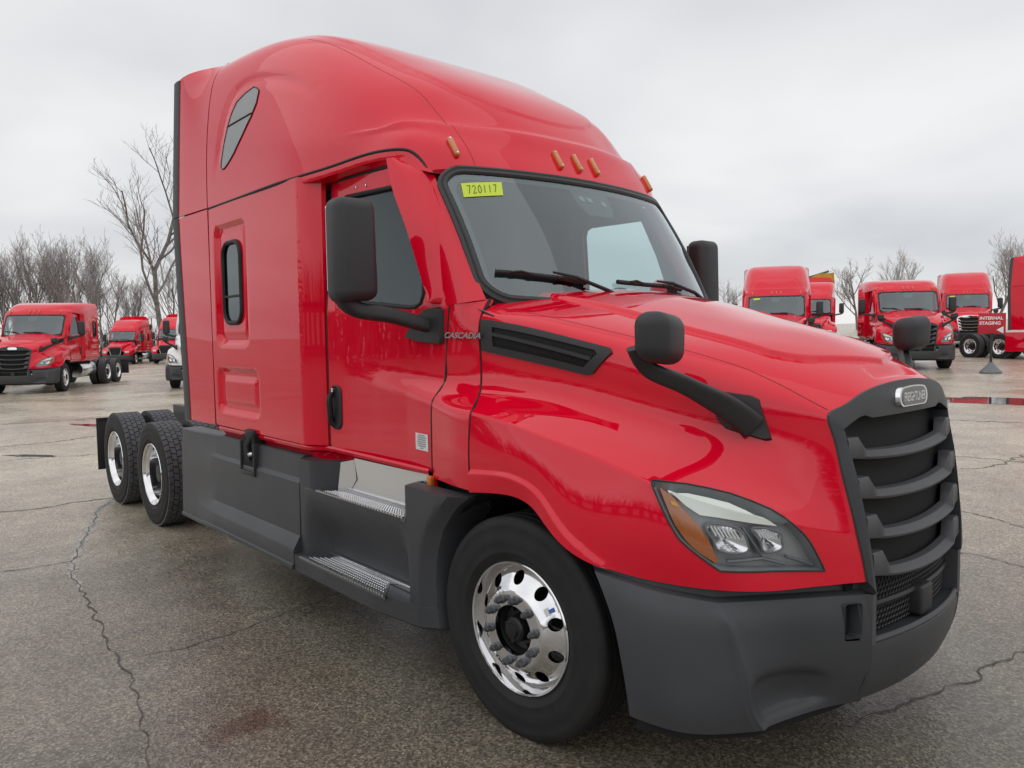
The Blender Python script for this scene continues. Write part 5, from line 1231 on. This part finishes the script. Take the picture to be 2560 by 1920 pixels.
r2 = copy_truck(MAIN, 'red raised-roof truck with chrome slatted grille, right of the mid-roof truck', (-11.4, 39.6), D(-68), NOSKIRT); add_tag(r2)
for o in list(r2.children_recursive):
    if base(o.name) in ('slat', 'surround') and o.type == 'MESH': o.material_slots[0].link = 'OBJECT'; o.material_slots[0].material = CHROME
r5 = copy_truck(MAIN, 'red raised-roof truck seen from its side, cut off by the right edge', (-2.75, 29.75), D(-24), move={'drive_wheel': .8})
for o in list(r5.children_recursive):
    if base(o.name) in ('rear_fairing', 'step_fairing') and o.type == 'MESH': o.material_slots[0].link = 'OBJECT'; o.material_slots[0].material = RED

# a second make of truck: narrower sloping nose with an upright grille in a chrome frame
def second_make(label, loc, rz, tag_=False):
    T = copy_truck(MAIN, label, loc, rz, NOSKIRT | {'hood', 'grille', 'headlight', 'front_bumper', 'side_vent', 'hood_mirror', 'cowl_panel', 'surround', 'roof', 'roof_extender', 'porthole_window', 'marker_light', 'roof_seam'})
    def sec(x, ytop, ymid, yf, zt, zs, zm, zf):
        return [(x, 0, zt), (x, -ytop*.6, zt-.01), (x, -ytop, zs), (x, -ytop-.04, zs-.12), (x, -ymid, zm+.06), (x, -ymid-.12, zm), (x, -yf, zm-.10), (x, -yf-.01, zf)]
    R = [sec(-.45, .92, 1.0, 1.17, 1.93, 1.86, 1.50, 1.05), sec(0, .82, .94, 1.19, 1.84, 1.77, 1.46, 1.08), sec(.45, .70, .84, 1.18, 1.74, 1.66, 1.38, .95), sec(.80, .58, .72, 1.08, 1.64, 1.55, 1.26, .82), sec(1.05, .50, .60, .85, 1.53, 1.46, 1.12, .80), sec(1.15, .46, .52, .62, 1.46, 1.40, 1.05, .78)]
    P = Patch(np.concatenate([np.array(R)[:, :0:-1]*[1, -1, 1], np.array(R)], 1)); mk('hood', orient(grid_mesh(P.grid(np.linspace(0, 5, 26), np.linspace(0, 14, 57))), (0, 0, 1)), RED, T, 40)
    g = mk('grille_frame', orient(loft([[(1.16, y*k, 1.08+(z-1.08)*k2) for y, z in ((-.36, .80), (-.50, 1.36), (-.42, 1.42), (.42, 1.42), (.50, 1.36), (.36, .80))] for k, k2 in ((1.0, 1.0), (.9, .9))], closed=True), (1, 0, 0)), CHROME, T)
    g.location.x = .03
    mk('grille_back', box(1.10, 1.165, -.42, .42, .82, 1.38), VOID, T)
    for k in range(13):
        y = -.36+.06*k; mk('grille_bar', box(1.17, 1.185, y-.012, y+.012, .84+.0*abs(y), 1.38), MATS['meshgrey'] if not tag_ else CHROME, T)
    for s in (-1, 1):
        hlm = box(-.10, .10, -.16, .16, -.075, .075, .05, 3); mk('headlight', xf(hlm, rot=(0, 0, s*.7), loc=(1.0, s*.80, 1.03)), MATS['lampw'], T)
    bp = [(.62, -1.17), (.95, -1.05), (1.18, -.72), (1.26, 0), (1.18, .72), (.95, 1.05), (.62, 1.17)]
    mk('bumper', orient(loft([[(x*k, y, z) for x, y in bp] for k, z in ((1.0, .82), (1.02, .70), (1.01, .45), (.97, .36))]), (1, 0, 0)), GREY, T)
    # roof fairing with a flat, scooped brow
    FR = []
    for x, h, w in ((-.75, 2.70, .86), (-.85, 2.86, .93), (-1.15, 3.10, 1.0), (-1.7, 3.45, 1.08), (-2.5, 3.68, 1.16), (-3.41, 3.72, 1.2)):
        FR.append([(x, 0, h), (x, -w*.6, h-.01), (x, -w*.9, h-.06), (x, -w, h-.16 if h > 2.9 else 2.69), (x, -w-.02, (h-.16+2.69)/2 if h > 2.9 else 2.68), (x, -w-.02, 2.66)])
    P = Patch(np.concatenate([np.array(FR)[:, :0:-1]*[1, -1, 1], np.array(FR)], 1)); mk('roof', orient(grid_mesh(P.grid(np.linspace(0, 5, 30), np.linspace(0, 10, 41))), (0, 0, 1)), RED, T, 40)
    if tag_: add_tag(T)
    return T
mat('lampw', (.75, .75, .74), .2, coat=1)
second_make('far red truck with silver-framed upright grille, behind the left mid-roof truck', (-64.5, 13.4), D(-33), False)
second_make('far red truck with silver-framed upright grille, partly hidden by the white truck', (-60.3, 15.9), D(-33), False)
second_make('red truck with vertical chrome grille bars between the raised-roof and mid-roof trucks', (-16.6, 33.5), D(-62), True)

# ---------------------------------------------------------------- sign, digger arm
def at_px(px, depth):
    """ground position of a far thing: column of the picture it was seen in and its distance"""
    r_ = np.array((0.659097, 0.751954)); f_ = np.array((-0.750938, 0.657118)); p = np.array((2.5029, -3.3508))+f_*depth+r_*depth*(px-1106)/1645.0; return float(p[0]), float(p[1])
sg = empty('sign', (-5.48, 23.4, float(ground_z(-5.48, 23.4))), D(-62), label='small red staging sign with white arrow on a post in a grey cone base', cat='sign')
mk('base', lathe([(.32, 0), (.30, -.0)], 8) if 0 else xf(lathe([(.31, 0), (.31, .04), (.10, .26), (.06, .34), (.0005, .34)], 24), M=np.array(Matrix.Rotation(-math.pi/2, 3, 'X'))), MATS['lampgrey'], sg)
mk('post', box(-.03, .03, -.03, .03, .3, 1.25), DARK, sg)
mk('panel', box(-.015, .015, -.37, .37, 1.22, 1.86, .004), mat('sign_red', (.50, .012, .03), .5), sg)
SW = mat('sign_white', (.80, .80, .80), .6)
for t_, z in (('INTERNAL', 1.70), ('STAGING', 1.545)):
    mk('lettering', xf(text_vf(t_, .135, .001, align='LEFT', bold=.004), M=basis_m((0, 1, 0), (0, 0, 1), (1, 0, 0)), loc=(.0165, -.34, z)), SW, sg)
mk('arrow', ([(.017, .12, 1.34), (.017, .31, 1.23), (.017, .31, 1.45)], [(0, 1, 2)]), SW, sg)
YEL = mat('digger_yellow', (.55, .29, .02), .5, var=(3, .25))
EXX, EXY = at_px(1690, 62)
ex = empty('excavator', (EXX, EXY, float(ground_z(EXX, EXY))), D(38), label='yellow excavator arm rising behind the red trucks', cat='excavator')
ex.scale = (.80, .80, .95)
def beam(P, w, h):
    P = np.array(P, float); out = []
    for p, hh in zip(P, h): out.append([(p[0], -w/2, p[1]-hh/2), (p[0], w/2, p[1]-hh/2), (p[0], w/2, p[1]+hh/2), (p[0], -w/2, p[1]+hh/2)])
    V, F = loft(out, closed=True); n = len(V); return orient((V, F+[(0, 1, 2, 3), (n-4, n-3, n-2, n-1)]), (0, 0, 1))
mk('boom', beam([(0, 2.0), (1.6, 4.2), (3.2, 5.0), (4.6, 5.15)], .45, (.5, .62, .60, .40)), YEL, ex)
mk('stick', xf(beam([(-.25, 0), (.5, 0), (2.6, 0)], .35, (.45, .50, .25)), rot=(0, math.radians(86), 0), loc=(4.55, 0, 5.1)), YEL, ex)
mk('ram', tube([(1.9, 0, 4.9), (4.3, 0, 5.5)], .09, 8), NUT, ex)
mk('house', box(-2.4, .9, -1.3, 1.3, 1.0, 2.4, .1), YEL, ex); mk('cab', box(-.4, 1.0, .2, 1.25, 1.3, 3.0, .08), DARK, ex)
mk2('track', box(-1.9, 1.9, -1.5, -.95, 0, .9, .3, 4), FRAME, ex)

# ---------------------------------------------------------------- bare trees
BARK = mat('bark', (.20, .18, .17), .9, var=(3, .3)); TWIG = mat('twig', (.36, .32, .31), .9)
def grow(seed, h, spread, r0, stems=1, twig_r=.012, up=.55):
    rng = random.Random(seed); trunk = []; twigs = []
    def branch(p, d, length, r, lvl):
        n = 5 if lvl < 2 else 4; pts = [p]; dd = d.copy()
        for i in range(n):
            dd = (dd+Vector((rng.gauss(0, .13), rng.gauss(0, .13), rng.gauss(.05, .08)+.05*up))).normalized(); pts.append(pts[-1]+dd*(length/n))
        rr = np.linspace(r, max(r*.5, twig_r*.6), n+1)
        (trunk if lvl < 2 else twigs).append(tube(np.array([q[:] for q in pts]), rr, 6 if lvl == 0 else (5 if lvl == 1 else 3), caps=False))
        if lvl >= 4: return
        k = (8, 6, 5, 3)[lvl]
        for j in range(k):
            t = (.30+.70*(j+rng.random()*.8)/k) if lvl == 0 else (.15+.85*(j+rng.random())/k); t = min(t, 1.0)
            i = min(int(t*n), n-1); q = pts[i].lerp(pts[i+1], t*n-i)
            a = rng.random()*2*math.pi; side = Vector((math.cos(a), math.sin(a), 0)); side = (side-dd*side.dot(dd)).normalized()
            ang = (spread if lvl == 0 else .62)*(.7+.6*rng.random())
            nd = (dd*math.cos(ang)+side*math.sin(ang)+Vector((0, 0, .22))).normalized()
            branch(q, nd, length*(.66 if lvl == 0 else .55)*(1.05-.35*t)*(.8+.4*rng.random()), max(rr[i]*.55, twig_r), lvl+1)
    for s in range(stems):
        a = 2*math.pi*s/max(1, stems)+rng.random(); lean = 0.05 if stems == 1 else .22
        branch(Vector((math.cos(a)*.2*(stems > 1), math.sin(a)*.2*(stems > 1), -.1)), Vector((math.cos(a)*lean, math.sin(a)*lean, 1)).normalized(), h*.62, r0, 0)
    return mesh('trunk', *join(*trunk), BARK, 0), mesh('crown', *join(*twigs), TWIG, 0)
TREES = [grow(3, 18.5, .80, .20, 1, .009), grow(8, 10.8, .50, .11, 3, .009), grow(21, 10.4, .60, .12, 2, .009), grow(34, 9.6, .85, .15, 1, .010)]
TL = [
 (355, 56, 0, 1.0, 'tallest bare tree, standing just left of the big truck\'s sleeper'), (205, 58, 1, .93, 'bare multi-stemmed tree right of the left mid-roof truck'), (165, 60, 2, 1.0, 'bare tree over the rear of the left mid-roof truck'),
 (120, 60, 1, 1.0, 'bare multi-stemmed tree over the left mid-roof truck\'s roof'), (75, 61, 2, 1.02, 'bare twin-stemmed tree over the left mid-roof truck\'s windshield'), (30, 62, 1, .95, 'bare tree near the left edge of the picture'), (-15, 60, 2, .95, 'bare tree cut by the left edge of the picture'),
 (235, 55, 2, .80, 'slim bare tree behind the far silver-grilled trucks'), (290, 66, 1, .72, 'small bare tree between the far silver-grilled trucks'), (388, 64, 2, .95, 'bare tree half hidden by the big truck\'s sleeper'),
 (1555, 70, 3, .85, 'bare tree peeking out beside the far side mirror'), (1765, 75, 2, .75, 'faint bare tree behind the yellow excavator arm'), (1850, 62, 3, 1.0, 'spreading bare tree above the right mid-roof truck'), (1935, 64, 2, .98, 'bare tree above the right mid-roof truck\'s windshield'),
 (2150, 58, 3, 1.12, 'bare tree left of the truck at the right edge'), (2205, 62, 2, 1.10, 'bare tree cut by the right edge of the picture')]
rt = random.Random(2)
for i, (px, dep, k, sc_, lab) in enumerate(TL):
    if px < 500: dep *= 1.32; sc_ *= 1.27
    else: dep *= 1.25; sc_ *= .82
    x, y = at_px(px, dep); e = empty('bare_tree', (x, y, float(ground_z(x, y))), rt.random()*6.28 if k else 2.2, label=lab, cat='tree', group='bare trees beyond the lot')
    kx = 1.12 if k == 0 else (.95 if k != 3 else 1.1); e.scale = (sc_*kx, sc_*kx, sc_)
    ob('trunk', TREES[k][0], e); ob('crown', TREES[k][1], e)
# brush at the edge of the lot
rb = random.Random(9); stems = []
for i in range(3600):
    px = rb.uniform(-150, 470) if i < 1500 else rb.uniform(470, 1530); x, y = at_px(px, 80+rb.random()*9); z = float(ground_z(x, y)); h = (1.6+3.4*rb.random()**1.5)
    d = Vector((rb.gauss(0, .35), rb.gauss(0, .35), 1)).normalized(); q = Vector((x, y, z)); stems.append(tube([q, q+d*h*.6, q+d*h+Vector((rb.gauss(0, .3), rb.gauss(0, .3), 0))], [.035, .025, .01], 3, caps=False))
mk('thicket', join(*stems), mat('brush', (.10, .085, .07), .95), None, 0, label='low brown brush along the edge of the lot behind the left trucks', cat='brush', kind='stuff')

# ---------------------------------------------------------------- what stands behind the photographer and shows in the paint
bd = empty('warehouse', (-6, -56, 0), 0, label='long low grey building behind the viewer, seen only as a dark band in the paint', cat='building')
WALLM = mat('building_wall', (.20, .19, .18), .8, var=(1, .2))
mk('wall', box(-34, 40, -12, 0, 0, 4.2), WALLM, bd); mk('roof', box(-34.3, 40.3, -12.3, .35, 4.2, 4.45), DARK, bd)
for k in range(12): mk('dock_door', box(-30+5.6*k, -27+5.6*k, .0, .06, .9, 3.6), MATS['paper_white'] if 0 else PAPER, bd)
for i, (x, y, k) in enumerate(((-46, -84, 1), (-30, -80, 2), (-62, -76, 1), (24, -84, 2), (-80, -70, 2))):
    e = empty('bare_tree', (x, y, 0), i*1.3, label=('bare tree behind the viewer, reflected in the '+('sleeper wall', 'cab door', 'cowl panel', 'front fender', 'side extender')[i]), cat='tree', group='bare trees reflected in the paint'); ob('trunk', TREES[k][0], e); ob('crown', TREES[k][1], e)

# the belt of bare trees goes on round the rest of the lot, out of frame; the paint mirrors it
rw_ = random.Random(17); stems = []
for i in range(2600):
    a = math.radians(rw_.uniform(-150, 40)); R_ = rw_.uniform(66, 84); x, y = 2.5+R_*math.cos(a), -3+R_*math.sin(a); h = rw_.uniform(5, 11.5); q = Vector((x, y, -.2))
    d = Vector((rw_.gauss(0, .12), rw_.gauss(0, .12), 1)).normalized(); stems.append(tube([q, q+d*h*.5, q+d*h], [.16, .10, .03], 3, caps=False))
    for b_ in range(4):
        p = q+d*h*rw_.uniform(.25, .8); e2 = Vector((rw_.gauss(0, 1), rw_.gauss(0, 1), 1.2)).normalized(); stems.append(tube([p, p+e2*h*.28], [.06, .02], 3, caps=False))
mk('tree_belt', join(*stems), BARK, None, 0, label='belt of bare trees round the unseen side of the lot, mirrored in the paint', cat='trees', kind='stuff')
